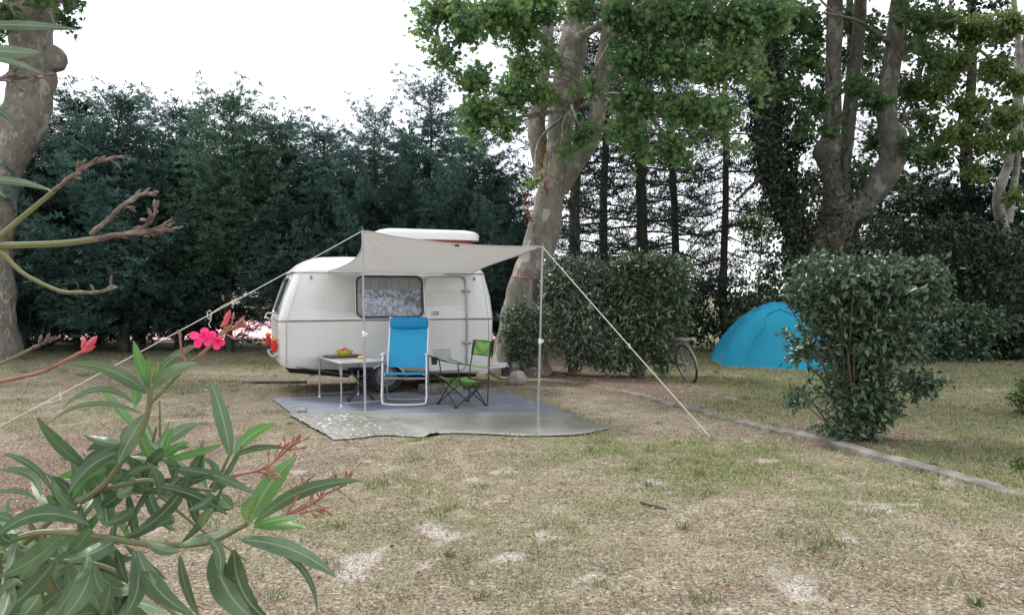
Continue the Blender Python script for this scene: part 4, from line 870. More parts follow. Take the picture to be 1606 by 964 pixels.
# rear window and rear lights, rear bumper
def E(y, z, off=0): return (float(ends(z)[0])-off, y, z)
pr = rrect(.38, 1.62, 1.25, 1.80, .08, 8); n = len(pr); rw = MB(); rw.add([E(a, b_, .012) for a, b_ in pr]+[E(a, b_, 0) for a, b_ in pr], [tuple(range(n))]+[(k, (k+1) % n, (k+1) % n+n, k+n) for k in range(n)])
w2 = rw.build('rear_window', M['dark_glass'], cv, angle=20); MB().tube([E(a, b_, .012) for a, b_ in pr], .014, 6, closed=True).build('frame', M['alu'], w2)
for yy in (.20, 1.80):
    l_ = MB(); l_.box((-.045, yy, .755), (.09,.10,.15), bev=.02); tl_ = l_.build('tail_light', M['lamp_red'], cv); l_ = MB(); l_.box((-.045, yy, .862), (.092,.102,.06), bev=.02); l_.build('indicator', M['lamp_orange'], tl_)
bb = MB(); bb.tube(smooth_path([(-.0,.35,.62),(-.06,.4,.60),(-.06,1.6,.60),(0,1.65,.62)], 5), .02, 8); bb.build('rear_rail', M['alu'], cv)
for yy in (.2, 1.8): MB().tube(smooth_path([(.04, yy, 1.22),(-.06, yy, 1.23),(-.08, yy, 1.17),(-.0, yy, 1.10)], 5), .012, 6).build('grab_handle', M['white_paint'], cv)
# front fittings
def E1(y, z, off=0): return (float(ends(z)[1])+off, y, z)
pr = rrect(.38, 1.62, 1.22, 1.80, .08, 8); fwm = MB(); n = len(pr); fwm.add([E1(a, b_, .012) for a, b_ in pr]+[E1(a, b_, 0) for a, b_ in pr], [tuple(range(n))[::-1]]+[(k+n, (k+1) % n+n, (k+1) % n, k) for k in range(n)])
w3 = fwm.build('front_window', M['dark_glass'], cv, angle=20); MB().tube([E1(a, b_, .012) for a, b_ in pr], .014, 6, closed=True).build('frame', M['black_plastic'], w3)
MB().tube(smooth_path([(3.22,.12,1.12),(3.34,.08,1.10),(3.35,.08,.85),(3.24,.10,.82)], 5), .014, 6).build('grab_handle', M['alu'], cv)
# underframe
ub = MB(); ub.box((.62, .8, .39), (.98,1.3,.16), bev=.05, rot=Matrix.Rotation(R(7), 3, 'Y')); ub.box((2.3, 1.0, .235), (1.7,1.6,.09), bev=.02)
ub.tube([(1.0,1.0,.28),(1.7,1.0,.25),(WX,1.0,.25)], .03, 8); ub.tube([(WX,.1,.285),(WX,1.9,.285)], .03, 8); ub.build('underbody', M['underbody'], cv)
for yy in (.14, 1.86):
    wm = MB(); wm.lathe([(.17,-.075),(.20,-.085),(.255,-.085),(.28,-.06),(.288,0),(.28,.06),(.255,.085),(.17,.085)], (WX, yy, .285), (0,1,0), 40); ty = wm.build('tyre', M['rubber'], cv)
    rm = MB(); s_ = -1 if yy < 1 else 1; rm.lathe([(.175,.07*s_),(.165,.05*s_),(.15,.03*s_),(.12,.045*s_),(.09,.065*s_),(.07,.06*s_),(.05,.075*s_),(.0,.078*s_)], (WX, yy, .285), (0,1,0), 32)
    for k in range(4): a = k*math.pi/2+.4; rm.lathe([(.012,.07*s_),(.012,.085*s_),(0,.086*s_)], (WX+.055*math.cos(a), yy, .285+.055*math.sin(a)), (0,1,0), 8)
    ty.name = 'wheel'; rm.build('rim', M['steel'], ty)
# drawbar
db = MB(); db.tube([(3.30,1.0,.31),(4.31,1.0,.275)], .040, 12); db.tube([(3.2,.40,.29),(4.05,.97,.27)], .022, 8); db.tube([(3.2,1.6,.29),(4.05,1.03,.27)], .022, 8); db.build('drawbar', M['roof_white'], cv)
cp = MB(); cp.tube([(4.30,1.0,.275),(4.35,1.0,.275),(4.42,1.0,.27),(4.50,1.0,.265),(4.55,1.0,.26)], [.036,.05,.042,.028,.030], 12); cp.tube([(4.42,1.0,.31),(4.56,1.0,.34),(4.62,1.0,.33)], .012, 6); cp.build('coupling', M['black_plastic'], cv)
br = MB(); br.tube([(4.20,1.0,.30),(4.21,1.0,.44)], .010, 6); br.build('brake_lever', M['roof_white'], cv)
br = MB(); br.tube([(3.72,1.0,.33),(3.72,1.0,.42)], .009, 6); br.build('bolt', M['roof_white'], cv)
jw = MB(); jw.box((4.0,.93,.34), (.07,.07,.38), bev=.006); jw.tube([(4.0,.93,.20),(4.0,.93,.0)], .030, 8); jw.tube([(4.0,.93,.50),(4.0,.93,.60),(3.94,.93,.61)], .010, 6); jw.build('jockey_post', M['steel_dark'], cv)
cbm = MB()
for off in (0, .04): cbm.tube(smooth_path([(3.45+off,.9,.30),(3.65,.86,.16-off),(3.85,.86,.05),(4.05,.88,.10),(4.2,.92,.22),(4.32,.98,.27+off)], 6), .009, 5)
cbm.box((3.88,.88,.20), (.09,.08,.17), bev=.01); cbm.build('cable', M['black_plastic'], cv)
hl = MB(); hl.tube([(3.45,.5,.30),(3.45,.5,.02)], .012, 6); hl.build('corner_steady', M['steel'], cv)

# ------------------------------------------------------------------ awning
def cw(x, y, z): c, s = math.cos(CA), math.sin(CA); return np.array([CV[0]+x*c-y*s, CV[1]+x*s+y*c, z])
FL = P(568.5, 362, 9.54); FR = P(851, 387, 9.54); BL = cw(.735, .08, 1.895); BR = cw(3.05, .08, 1.895)
nu, nv = 120, 60; U, Vv = np.meshgrid(np.linspace(0, 1, nu), np.linspace(0, 1, nv))
Pp = ((1-U)*(1-Vv))[..., None]*FL+(U*(1-Vv))[..., None]*FR+((1-U)*Vv)[..., None]*BL+(U*Vv)[..., None]*BR
ux = nrm(FR-FL)
inl = np.sin(np.pi*Vv)*(1-U)**2; inr = np.sin(np.pi*Vv)*U**2
Pp += inl[..., None]*(ux*.17+np.array([0,0,-.05]))-inr[..., None]*(ux*.16+np.array([0,0,.05]))
fr = np.sin(np.pi*U)*(1-Vv)**2; Pp[..., 1] += fr*.12; Pp[..., 2] -= fr*.052
bk = np.sin(np.pi*U)*Vv**3; Pp[..., 2] -= bk*.035; Pp[..., 1] -= 0.02*bk
Pp[..., 2] -= .07*np.sin(np.pi*U)*np.sin(np.pi*Vv)
wr = .010*np.sin((U-Vv*.3)*26)*(1-Vv)**3*np.exp(-U*5)+.006*np.sin(U*17+Vv*3)*(1-Vv)*Vv+.012*np.sin(np.arctan2(Vv, U+.02)*16)*np.exp(-np.hypot(U, Vv)*3.0)*np.clip(np.hypot(U, Vv)*8, 0, 1)+.012*np.sin(np.arctan2(Vv, 1.02-U)*16)*np.exp(-np.hypot(1-U, Vv)*3.0)*np.clip(np.hypot(1-U, Vv)*8, 0, 1)+.006*np.sin(U*40)*Vv**4; Pp[..., 2] += wr
ix = np.arange(nu*nv).reshape(nv, nu); Fq = np.stack([ix[:-1,:-1], ix[:-1,1:], ix[1:,1:], ix[1:,:-1]], -1).reshape(-1, 4)
aw = thing('awning', 'light grey cloth awning stretched from the caravan roof to two poles', 'awning', (FL+BR)/2)
o = mesh_np('canopy', Pp.reshape(-1, 3), Fq, M['awning'], aw, smooth=True)
hem = MB()
for e in (Pp[0], Pp[:, 0], Pp[:, -1]): hem.tube(e, .008, 5)
M['hem'] = material('hem_grey', (.40,.395,.39), 9, .8); hem.build('hem', M['hem'], aw, local=False)
for cc in ((1, 2), (1, nu-3), (1, nu//2)): MB().tube([Pp[cc]+np.array([.014*math.cos(a), .014*math.sin(a), -.004]) for a in np.linspace(0, 6.28, 10, endpoint=False)], .004, 5, closed=True).build('eyelet', M['chrome'], aw, local=False)
ft = Pp[0, int(nu*.52)]; MB().box(ft+np.array([0,-.012,-.022]), (.06,.004,.025)).build('brand_tag', M['black_cloth'], aw, local=False, smooth=False)
for top, bx, by, lab in ((FL, 573, 657, 'left awning pole, grey metal with a white clamp, in front of the table'), (FR, 844, 655, 'right awning pole, grey metal with a white clamp, near the hedge')):
    bt = G(bx, by); t = thing('awning_pole', lab, 'pole', bt, 0, 'poles holding up the awning')
    MB().tube([bt+np.array([0,0,.01]), bt*.55+top*.45], .016, 10).tube([bt*.56+top*.44, top+np.array([0,0,.0])], .0125, 10).tube([top, top+np.array([0,0,.04])], .004, 6).build('tube', M['alu'], t, local=False)
    c_ = bt*.55+top*.45; MB().lathe([(.018,-.035),(.024,-.03),(.024,.03),(.018,.035)], c_, (0,0,1), 12).box(c_+np.array([.03,-.01,0]), (.03,.02,.03), bev=.005).build('clamp', M['tube_white'], t, local=False)
    MB().lathe([(0,0),(.025,0),(.025,.02),(.0,.022)], bt, (0,0,1), 12).build('foot', M['black_plastic'], t, local=False)
def rope(name, pts, r, lab, cat='rope', knots=()):
    t = thing(name, lab, cat, pts[-1]); mb = MB(); p = np.array(pts); mb.tube(p, r, 6); mb.build('cord', M['rope'], t, local=False)
    if knots:
        for q, s in knots:
            kb_ = MB(); q = np.array(q); kb_.tube([q+s*np.array([math.cos(a)*.5, -.02, math.sin(a)]) for a in np.linspace(0, 2*math.pi, 14)], r*.8, 5, closed=True)
            kb_.tube([q, q+np.array([.02,0,-s*1.2]), q+np.array([-.01,0,-s*2.2]), q+np.array([.015,0,-s*3])], r*.8, 5)
            kb_.build('tensioner', M['rope'], t, local=False)
    return t
PL = G(-60, 699); lin = lambda a, b_, s: a*(1-s)+b_*s
def sag(a, b_, s=.03, n=16): return [lin(a, b_, t)+np.array([0,0,-s*4*t*(1-t)]) for t in np.linspace(0, 1, n)]
lp = sag(FL, PL, .02); f_at = lambda s: lin(FL, PL, s)+np.array([0,0,-.02*4*s*(1-s)])
rope('guy_rope', lp, .0055, 'long pale guy rope from the left awning pole across the oleander', knots=((f_at(.43), .05), (f_at(.37), .022), (f_at(.79), .02)))
rope('guy_rope', [f_at(.36)+np.array([0,0,.012]), f_at(.40)+np.array([0,0,.02]), f_at(.43)], .004, 'short doubled loop of cord knotted on the long guy rope')
PR = G(1115, 686); rope('guy_rope', sag(FR, PR, .01), .0055, 'pale guy rope from the right awning pole down to a peg in the grass', knots=((lin(FR, PR, .55), .015),))
pg_ = MB(); pg_.tube([PR+np.array([.01,-.01,-.05]), PR+np.array([-.01,.01,.05])], .005, 6); tag(pg_.build('tent_peg', M['steel']), 'small metal peg holding the right guy rope in the grass', 'peg')

# ------------------------------------------------------------------ ground sheets
def sheet(name, back, front, nu, nv, zf, mat, lab, col=None):
    back = smooth_path([G(*p) for p in back], 12); front = smooth_path([G(*p) for p in front], 12)
    rs = lambda p, n: np.stack([np.interp(np.linspace(0, 1, n), np.r_[0, np.cumsum(np.linalg.norm(np.diff(p, axis=0), axis=1))]/np.linalg.norm(np.diff(p, axis=0), axis=1).sum(), p[:, k]) for k in range(3)], 1)
    b_, f_ = rs(back, nu), rs(front, nu); Vv = np.linspace(0, 1, nv)[:, None, None]; Pq = b_[None]*(1-Vv)+f_[None]*Vv
    U_, V_ = np.meshgrid(np.linspace(0, 1, nu), np.linspace(0, 1, nv)); Pq[..., 2] = zf(Pq[..., 0], Pq[..., 1], U_, V_)
    ix = np.arange(nu*nv).reshape(nv, nu); Fq = np.stack([ix[:-1,:-1], ix[:-1,1:], ix[1:,1:], ix[1:,:-1]], -1).reshape(-1, 4)
    return Pq, tag(mesh_np(name, Pq.reshape(-1, 3), Fq, mat, smooth=True, col=None if col is None else {'crumple': col(U_, V_).ravel()}), lab, 'groundsheet')
def zmat(x, y, u, v):
    e = np.minimum(np.minimum(u, 1-u)*3.5, v*2); return .012+.006*fbm(x*3, y*3)+.03*np.clip(1-np.abs(e-.06)/.05, 0, 1)*(u > .8)+.012*np.clip(.05-e, 0, 1)*10
sheet('ground_mat', [(425,626),(500,623),(620,618),(700,615),(783,612)], [(466,657),(600,656),(740,656),(840,656),(908,656)], 120, 50, zmat, M['mat'], 'blue grey ground mat under the table and chairs')
def crump(u, v): return np.clip(np.exp(-((u-.12)/.15)**2)*1.25+.28*np.exp(-((u-.36)/.1)**2)+.09, 0, 1)
def ztarp(x, y, u, v):
    c = crump(u, v); rid = 1-np.abs(2*fbm(x*7+3, y*9, 3)-1); r2 = 1-np.abs(2*fbm(x*22+3, y*18, 2)-1)
    return .024+.006*np.clip(1-v*6, 0, 1)+c*np.clip((1.02-v)*5, .2, 1)*.7*(.035*(rid-.6)+.016*(r2-.6))+.03*np.exp(-((u-.33)/.02)**2)*v+.02*np.exp(-((u-.36)/.015)**2)*v+np.clip(v-.93, 0, 1)*.08*fbm(x*2, x*0+1)-np.clip(v-.96, 0, 1)*.35+.002
sheet('plastic_tarp', [(452,652),(560,651),(700,651),(800,650),(880,650)], [(522,691),(560,689),(600,684),(640,686),(668,687),(700,681),(760,682),(830,685),(910,682),(957,673)], 260, 60, ztarp, M['plastic'], 'shiny crumpled olive plastic tarp along the front of the ground mat', crump)
def rock(name, lab, c, r, seed, mat=M['stone'], cat='stone'):
    g2 = np.random.default_rng(seed); import mathutils.noise as mn; bm = bmesh.new(); bmesh.ops.create_icosphere(bm, subdivisions=3, radius=1)
    for v in bm.verts:
        k = 1+.28*mn.noise(v.co*1.4+Vector((seed, 0, 0)))+.08*mn.noise(v.co*4); v.co = Vector((v.co.x*r[0]*k, v.co.y*r[1]*k, v.co.z*r[2]*k))
    me = bpy.data.meshes.new(name); bm.to_mesh(me); bm.free(); o = finish(name, me, mat, None, True, True); o.location = Vector(c); return tag(o, lab, cat)
rock('stone', 'small grey stone weighing down the left corner of the plastic tarp', G(473,649)+np.array([0,0,.05]), (.075,.06,.035), 3)
rock('stone', 'round pale stone beside the caravan jockey post', G(811,603)+np.array([0,0,.10]), (.16,.13,.14), 5)
# concrete step under the door
sb = MB(); sb.box((0,0,.07), (.62,.42,.13), bev=.02); s_ = sb.build('step_block', M['concrete']); s_.location = Vector(cw(2.42, -.18, 0)); s_.rotation_euler.z = CA; tag(s_, 'worn concrete step slab in front of the caravan door', 'step')
pk = MB(); pk.box((0,0,.02), (1.1,.12,.04), bev=.01); s_ = pk.build('plank', M['bark_ivy']); s_.location = Vector(G(430, 601)); s_.rotation_euler.z = .1; tag(s_, 'dark weathered plank lying in the grass at the rear of the caravan', 'plank')

# ------------------------------------------------------------------ table
TA = math.atan2(.48, .877); T0 = G(534, 641)
tb_ = thing('camping_table', 'folding aluminium camping table set with a bowl, in front of the caravan', 'table', T0, TA)     # local x: width .63, y: length 1.2
TW, TL, TH = .63, 1.2, .615; z0 = .02
MB().box((TW/2, TL/2, TH), (TW+.0, TL, .018), bev=.004).build('tabletop', M['table_top'], tb_)
MB().tube([(a, b_, TH) for a, b_ in rrect(-.012, TW+.012, -.012, TL+.012, .04, 5)], .016, 8, closed=True).build('rim', M['alu'], tb_)
for yy in (.03, TL-.03):
    lg = MB(); lg.tube(smooth_path([(.02, yy, TH), (.02, yy, .10+z0), (.02, yy, z0+.03)], 4), .0125, 8); lg.build('leg', M['alu'], tb_)
    lg = MB(); lg.tube([(TW-.02, yy, TH), (TW-.02, yy, z0+.03)], .0125, 8); lg.build('leg', M['alu'], tb_)
    MB().tube(smooth_path([(.03, yy, .09+z0), (.06, yy, .05+z0), (TW-.06, yy, .05+z0), (TW-.03, yy, .09+z0)], 5), .009, 6).build('stretcher', M['alu'], tb_)
    for xx in (.02, TW-.02): MB().lathe([(0,0),(.018,0),(.018,.035),(.013,.04)], (xx, yy, z0-.006), (0,0,1), 10).build('foot', M['tube_white'], tb_)
    for xx, s in ((.02, 1), (TW-.02, -1)): MB().tube([(xx, yy, TH-.20), (xx, yy+(.14 if yy < .5 else -.14), TH-.015)], .007, 6).build('brace', M['alu'], tb_)
def tabw(x, y, z=TH+.01): c, s = math.cos(TA), math.sin(TA); return np.array([T0[0]+x*c-y*s, T0[1]+x*s+y*c, z])
tr_ = MB(); tr_.box((0,0,.008), (.50,.34,.014), bev=.005); tr_.tube([(a, b_, .018) for a, b_ in rrect(-.25,.25,-.17,.17,.03,4)], .006, 6, closed=True); o = tr_.build('tray', M['tray']); o.location = Vector(tabw(.30, .90)); o.rotation_euler.z = TA+.1; tag(o, 'dark maroon tray on the camping table under the bowl', 'tray')
bw = thing('fruit_bowl', 'lime green bowl of red fruit on the camping table', 'bowl', tabw(.30, .84, TH+.026)); bw.scale = (1.0,1.0,1.0)
MB().lathe([(0,0),(.06,0),(.065,.01),(.11,.045),(.125,.085),(.120,.085),(.105,.05),(.05,.015),(0,.012)], (0,0,0), (0,0,1), 28).build('bowl', M['bowl'], bw)
g5 = np.random.default_rng(8)
for k in range(7):
    a = k*1.05; rr_ = 0 if k == 6 else .06; MB().lathe([(0,-.032),(.02,-.026),(.032,-.008),(.033,.008),(.022,.026),(0,.032)], (rr_*math.cos(a), rr_*math.sin(a), .075+(.02 if k == 6 else 0)), (0,0,1), 12).build('fruit', M['fruit'], bw)
brd = MB(); brd.box((0,0,.02), (.12,.07,.04), bev=.015); o = brd.build('bread', M['bread']); o.location = Vector(tabw(.46, .50)); o.rotation_euler.z = .3; tag(o, 'small golden piece of bread on the table near the pole', 'bread')

# black folding stool under the table
sp = G(566, 629); st = thing('folding_stool', 'black folding stool with crossed legs half under the table', 'stool', sp, .25)
MB().box((0,0,.47), (.36,.30,.02), bev=.008).build('seat', M['black_cloth'], st)
for yy in (-.13, .13):
    MB().tube([(-.18, yy, .015), (.15, yy, .46)], .012, 8).build('leg', M['black_plastic'], st); MB().tube([(.18, yy, .015), (-.15, yy, .46)], .012, 8).build('leg', M['black_plastic'], st)
for q_ in ((-.18,.025),(.18,.025),(0,.24)): MB().tube([(q_[0],-.145,q_[1]),(q_[0],.145,q_[1])], .012, 8).build('stretcher', M['black_plastic'], st)

# ------------------------------------------------------------------ blue recliner, facing the camera; local y away from camera
bp_ = G(636, 637); bc = thing('recliner_chair', 'bright blue high backed folding chair with white tube frame beside the table', 'chair', bp_-np.array([.02,0,0]), .03)
W2 = .27
def sl(t, x=0, z0_=.50, z1_=1.20, y0_=.42, y1_=.74): return (x, y0_+(y1_-y0_)*t, z0_+(z1_-z0_)*t)
# backrest cloth, slightly dished
nu, nv = 14, 20; Ug, Vg = np.meshgrid(np.linspace(-1, 1, nu), np.linspace(0, 1, nv)); v = np.array([[sl(b_, a*W2)[0], sl(b_, 0)[1]+.035*(1-a*a), sl(b_, 0)[2]] for a, b_ in zip(Ug.ravel(), Vg.ravel())])
ix = np.arange(nu*nv).reshape(nv, nu); Fq = np.stack([ix[:-1,:-1], ix[:-1,1:], ix[1:,1:], ix[1:,:-1]], -1).reshape(-1, 4)
bk_ = mesh_np('backrest', v, Fq, M['blue_cloth'], bc, smooth=True, local=True)
MB().box((W2-.10, sl(.80)[1]+.0, sl(.80)[2]), (.055,.006,.018)).build('brand_tag', M['black_cloth'], bk_, smooth=False)
hr = MB()
for k, (rr_) in enumerate([1]):
    pth = [(x_, sl(.90)[1]-.03, sl(.90)[2]) for x_ in np.linspace(-W2-.005, W2+.005, 14)]; rd = np.array([.04,.055,.06,.062,.063,.063,.063,.063,.063,.063,.062,.06,.055,.04]); hr.tube(pth, rd*1.25, 14, flat=.45)
# orient cushion: tube frame -> tall, thin
hr = MB(); prof = [(math.cos(a), math.sin(a)) for a in np.linspace(0, 2*math.pi, 20, endpoint=False)]; rows = []
for x_ in np.linspace(-1, 1, 16):
    s_ = (1-abs(x_)**8)**.5*.25+.75 if abs(x_) < 1 else .72
    rows.append([(x_*(W2+.01), sl(.90)[1]-.03+.036*c_*s_, sl(.90)[2]+.085*np.sign(d_)*abs(d_)**.6*s_) for c_, d_ in prof])
rows = np.array(rows); n = 20; hr.add(rows.reshape(-1, 3), [(i*n+k, i*n+(k+1) % n, (i+1)*n+(k+1) % n, (i+1)*n+k) for i in range(15) for k in range(n)]+[tuple(range(n))[::-1], tuple(15*n+k for k in range(n))]); hr.build('headrest', M['blue_cushion'], bc)
MB().tube(smooth_path([sl(-.12, -W2-.012), sl(.5, -W2-.012), sl(.97, -W2-.012), sl(1.0, -W2+.03), sl(1.0, W2-.03), sl(.97, W2+.012), sl(.5, W2+.012), sl(-.12, W2+.012)], 6), .011, 8).build('back_frame', M['tube_white'], bc)
# seat: front high, sloping back
nu = 10; v = np.array([[a*W2, .0+.44*b_, .452-.05*b_-.02*(1-a*a)*math.sin(math.pi*b_)] for b_ in np.linspace(0, 1, 10) for a in np.linspace(-1, 1, nu)]); ix = np.arange(100).reshape(10, 10); Fq = np.stack([ix[:-1,:-1], ix[:-1,1:], ix[1:,1:], ix[1:,:-1]], -1).reshape(-1, 4)
mesh_np('seat', v, Fq, M['blue_cloth'], bc, smooth=True, local=True)
MB().tube([(-W2, 0, .452), (W2, 0, .452)], .016, 8).build('seat_edge', M['blue_cloth'], bc)
MB().tube(smooth_path([(-W2, .0, .44), (-W2, .2, .42), (-W2, .46, .39)], 4), .011, 8).build('seat_rail', M['tube_white'], bc); MB().tube(smooth_path([(W2, .0, .44), (W2, .2, .42), (W2, .46, .39)], 4), .011, 8).build('seat_rail', M['tube_white'], bc)
XF = W2+.035
fr_ = [(-XF, .06, .70), (-XF, .02, .35), (-XF, -.01, .10), (-XF+.07, -.015, .032), (XF-.07, -.015, .032), (XF, -.01, .10), (XF, .02, .35), (XF, .06, .70)]
MB().tube(smooth_path(fr_, 8), .0125, 8).build('front_leg_frame', M['tube_white'], bc)
fr_ = [(-XF, .30, .68), (-XF+.005, .42, .35), (-XF+.01, .50, .10), (-XF+.07, .51, .032), (XF-.07, .51, .032), (XF-.01, .50, .10), (XF-.005, .42, .35), (XF, .30, .68)]
MB().tube(smooth_path(fr_, 8), .0125, 8).build('rear_leg_frame', M['alu'], bc)
MB().tube([(-XF, .02, .385), (XF, .02, .385)], .010, 8).build('crossbar', M['alu'], bc)
for s in (-1, 1): MB().box((s*XF, .23, .715), (.05,.46,.03), bev=.012).build('armrest', M['tube_white'], bc)

# ------------------------------------------------------------------ green camping chair
A_, B_, Cc, Dd = [G(*p) for p in ((688,634),(707,642),(740,631),(762,639))]
ctr = (A_+B_+Cc+Dd)/4; fw = nrm(((A_+B_)/2-(Cc+Dd)/2)); ang = math.atan2(fw[1], fw[0])+.22; gc_ = thing('camping_chair', 'green checked folding camping chair with black legs and a cup holder', 'chair', ctr, ang)
# local: +x forward, y left/right (+y = away: A side ; -y = near: B)
fx, fy = .235, .25; zs = .03
c_ = MB().build if False else None
feet = {(1,1):(fx,fy),(1,-1):(fx,-fy),(-1,1):(-fx,fy),(-1,-1):(-fx,-fy)}
MLeg = M['black_plastic']
def leg(a, b_, r=.009): MB().tube([a, b_], r, 8).build('leg', MLeg, gc_)
seatF, seatB = .43, .36
# crossed pairs: front, back, two sides
leg((fx, fy, zs), (fx+.03, -fy+.02, seatF)); leg((fx, -fy, zs), (fx+.03, fy-.02, seatF))
leg((-fx, fy, zs), (-fx, -fy+.02, seatB)); leg((-fx, -fy, zs), (-fx, fy-.02, seatB))
for s in (1, -1):
    leg((fx, s*fy, zs), (-fx-.02, s*fy, seatB+.02)); leg((-fx, s*fy, zs), (fx+.02, s*fy, seatF+.0))
    MB().tube([(-fx-.03, s*fy, zs+.02), (-fx-.05, s*fy, .5), (-fx-.10, s*(fy-.04), .88)], .009, 8).build('back_post', MLeg, gc_)
    MB().tube([(fx-.06, s*fy, .38), (fx-.02, s*(fy+.01), .62)], .009, 8).build('arm_post', MLeg, gc_)
    for x_ in (fx, -fx): MB().box((x_, s*fy, zs), (.05,.045,.03), bev=.008).build('foot', MLeg, gc_)
    # arm: cloth strip, high at front
    am = MB(); rows = []
    for t_ in np.linspace(0, 1, 10):
        x_ = fx+.13-t_*(2*fx+.17); z_ = .70-.155*t_-.03*math.sin(t_*math.pi); w_ = .045 if .1 < t_ < .9 else .03
        rows += [(x_, s*(fy+.02)-w_, z_), (x_, s*(fy+.02)+w_, z_), (x_, s*(fy+.02)+w_, z_-.012), (x_, s*(fy+.02)-w_, z_-.012)]
    am.add(rows, [(i*4+k, i*4+(k+1) % 4, (i+1)*4+(k+1) % 4, (i+1)*4+k) for i in range(9) for k in range(4)]+[(0,1,2,3),(36,39,38,37)]); am.build('armrest', M['green_check'] if s > 0 else M['black_cloth'], gc_)
cu = MB(); cu.lathe([(.038,0),(.042,.05),(.045,.10),(.041,.10),(.035,.01),(0,.008),(0,0),(.038,0)], (fx+.05, -fy-.02, .57), (0,0,1), 16); cu.build('cup_holder', M['black_cloth'], gc_)
nu = 12; v = []
for b_ in np.linspace(0, 1, nu):
    for a in np.linspace(-1, 1, nu):
        z_ = seatF+.01-(seatF-seatB)*b_-.10*math.sin(math.pi*min(1, b_*1.0))*(1-.55*a*a)-.035*(1-a*a); v.append((fx+.06-b_*(2*fx+.04), a*(fy-.0), z_))
ix = np.arange(nu*nu).reshape(nu, nu); Fq = np.stack([ix[:-1,:-1], ix[:-1,1:], ix[1:,1:], ix[1:,:-1]], -1).reshape(-1, 4)
mesh_np('seat', v, Fq, M['green_check'], gc_, smooth=True, local=True)
v = []
for b_ in np.linspace(0, 1, 10):
    for a in np.linspace(-1, 1, 10): v.append((-fx-.075-.03*b_-.03*(1-a*a)*1, a*.25, .69+.20*b_))
ix = np.arange(100).reshape(10, 10); Fq = np.stack([ix[:-1,:-1], ix[:-1,1:], ix[1:,1:], ix[1:,:-1]], -1).reshape(-1, 4)
br_ = mesh_np('backrest', v, Fq, M['green_check'], gc_, smooth=True, local=True)
v = np.array(v).reshape(10, 10, 3); MB().tube(np.concatenate([v[0], v[1:, -1], v[-1, ::-1][1:], v[::-1, 0][1:-1]]), .008, 6, closed=True).build('piping', M['black_cloth'], br_)

# ------------------------------------------------------------------ tent
q = [P(1345,590,14.7), P(1330,561,17.6), P(1114,566.5,17.55), G(1133,577)]; q = [np.array([v_[0], v_[1], 0]) for v_ in q]; TH_ = 1.38
tc0 = P(1226, 0, 16.3); tc0[2] = 0; tent = thing('dome_tent', 'bright blue dome tent on the grass behind the clipped bush', 'tent', tc0, 0)
rows = []; ths = [(k_, f_/12) for k_ in range(4) for f_ in range(12)]
def rect_dir(th):
    a_, b_ = q[th[0]]-tc0, q[(th[0]+1) % 4]-tc0; v_ = a_*(1-th[1])+b_*th[1]; return v_[0], v_[1], abs(2*th[1]-1)**1.0
lv = np.linspace(0, 1, 18)
for t_ in lv:
    zt = math.sin(t_*math.pi/2); r_ = float(np.interp(zt, [0,.2,.4,.6,.75,.87,.95,.99,1], [1,.92,.80,.64,.50,.33,.18,.07,0])); z_ = .04+(TH_-.04)*zt
    for th in ths:
        a, b_, cn = rect_dir(th); mid_k = (1-cn); k = 1-.13*math.sin(min(1, mid_k*1.3)*math.pi/2)*math.sin(math.pi*min(1, zt+.12))
        rows.append((a*r_*k-.10*zt, b_*r_*k, z_))
n = len(ths); rows = np.array(rows); mbt = MB(); mbt.add(rows, [(i*n+k, i*n+(k+1) % n, (i+1)*n+(k+1) % n, (i+1)*n+k) for i in range(len(lv)-1) for k in range(n)])
mbt.build('flysheet', M['tent'], tent, angle=12)
grid = rows.reshape(len(lv), n, 3)
pm = MB()
for k in (0, 12, 24, 36): pm.tube(grid[:-1, k]*1.002, .014, 6)
pm.build('pole_sleeves', M['tent_dark'], tent)
dm = MB(); # door zip arc on near long side, columns 36..48 -> use surface rows
cols = [36+int(round(c)) for c in (2.0,2.2,2.6,3.4,4.6,6,7.4,8.6,9.4,9.8,10)]; lvls = [1,4,7,10,11.5,12,11.5,10,7,4,1]
pth = [(grid[int(l)][c % n]*(1-(l % 1))+grid[min(int(l)+1, 17)][c % n]*(l % 1))+np.array([0,-.012,.004]) for l, c in zip(lvls, cols)]
dm.tube(smooth_path(pth, 5), .012, 5); dm.build('door_zip', M['tent_dark'], tent)
vm = MB(); pv = [grid[11][30]+np.array([-.02,0,.01]), grid[13][33]+np.array([-.02,-.01,.02]), grid[12][35]+np.array([-.02,-.015,.01])]; vm.tube(smooth_path(pv, 5), .015, 5, flat=.5); vm.build('vent_flap', M['tent_dark'], tent)
MB().tube(np.vstack([rows[:n]])*np.array([1.012,1.012,1])+np.array([0,0,-.02]), .03, 6, closed=True).build('skirt', M['tent_grey'], tent)
for k_ in (0, 12, 24, 36):
    q0 = grid[0][k_]; MB().tube([q0*1.05+np.array([0,0,.03]), q0*1.07+np.array([0,0,-.09])], .006, 6).tube([q0, q0*1.05+np.array([0,0,-.01])], .006, 5).build('peg_loop', M['steel'], tent)
q0 = grid[10][30]; q1 = grid[0][30]; MB().tube([q0, (q0+q1)/2+np.array([-.02,0,.0])], .004, 5).build('vent_cord', M['rope'], tent)

rope('guy_rope', sag(P(1131, 520, 16.6), G(1085, 549), .01, 6), .008, 'short guy rope from the tent to the ground beside the bicycle')

# ------------------------------------------------------------------ bicycle
bpos = G(1083, 601); hd_ = math.atan2(.97, -.26); bic = thing('bicycle', 'old bicycle propped against the right end of the clipped hedge', 'bicycle', bpos, hd_); bic.rotation_euler = (R(-13), 0, hd_)
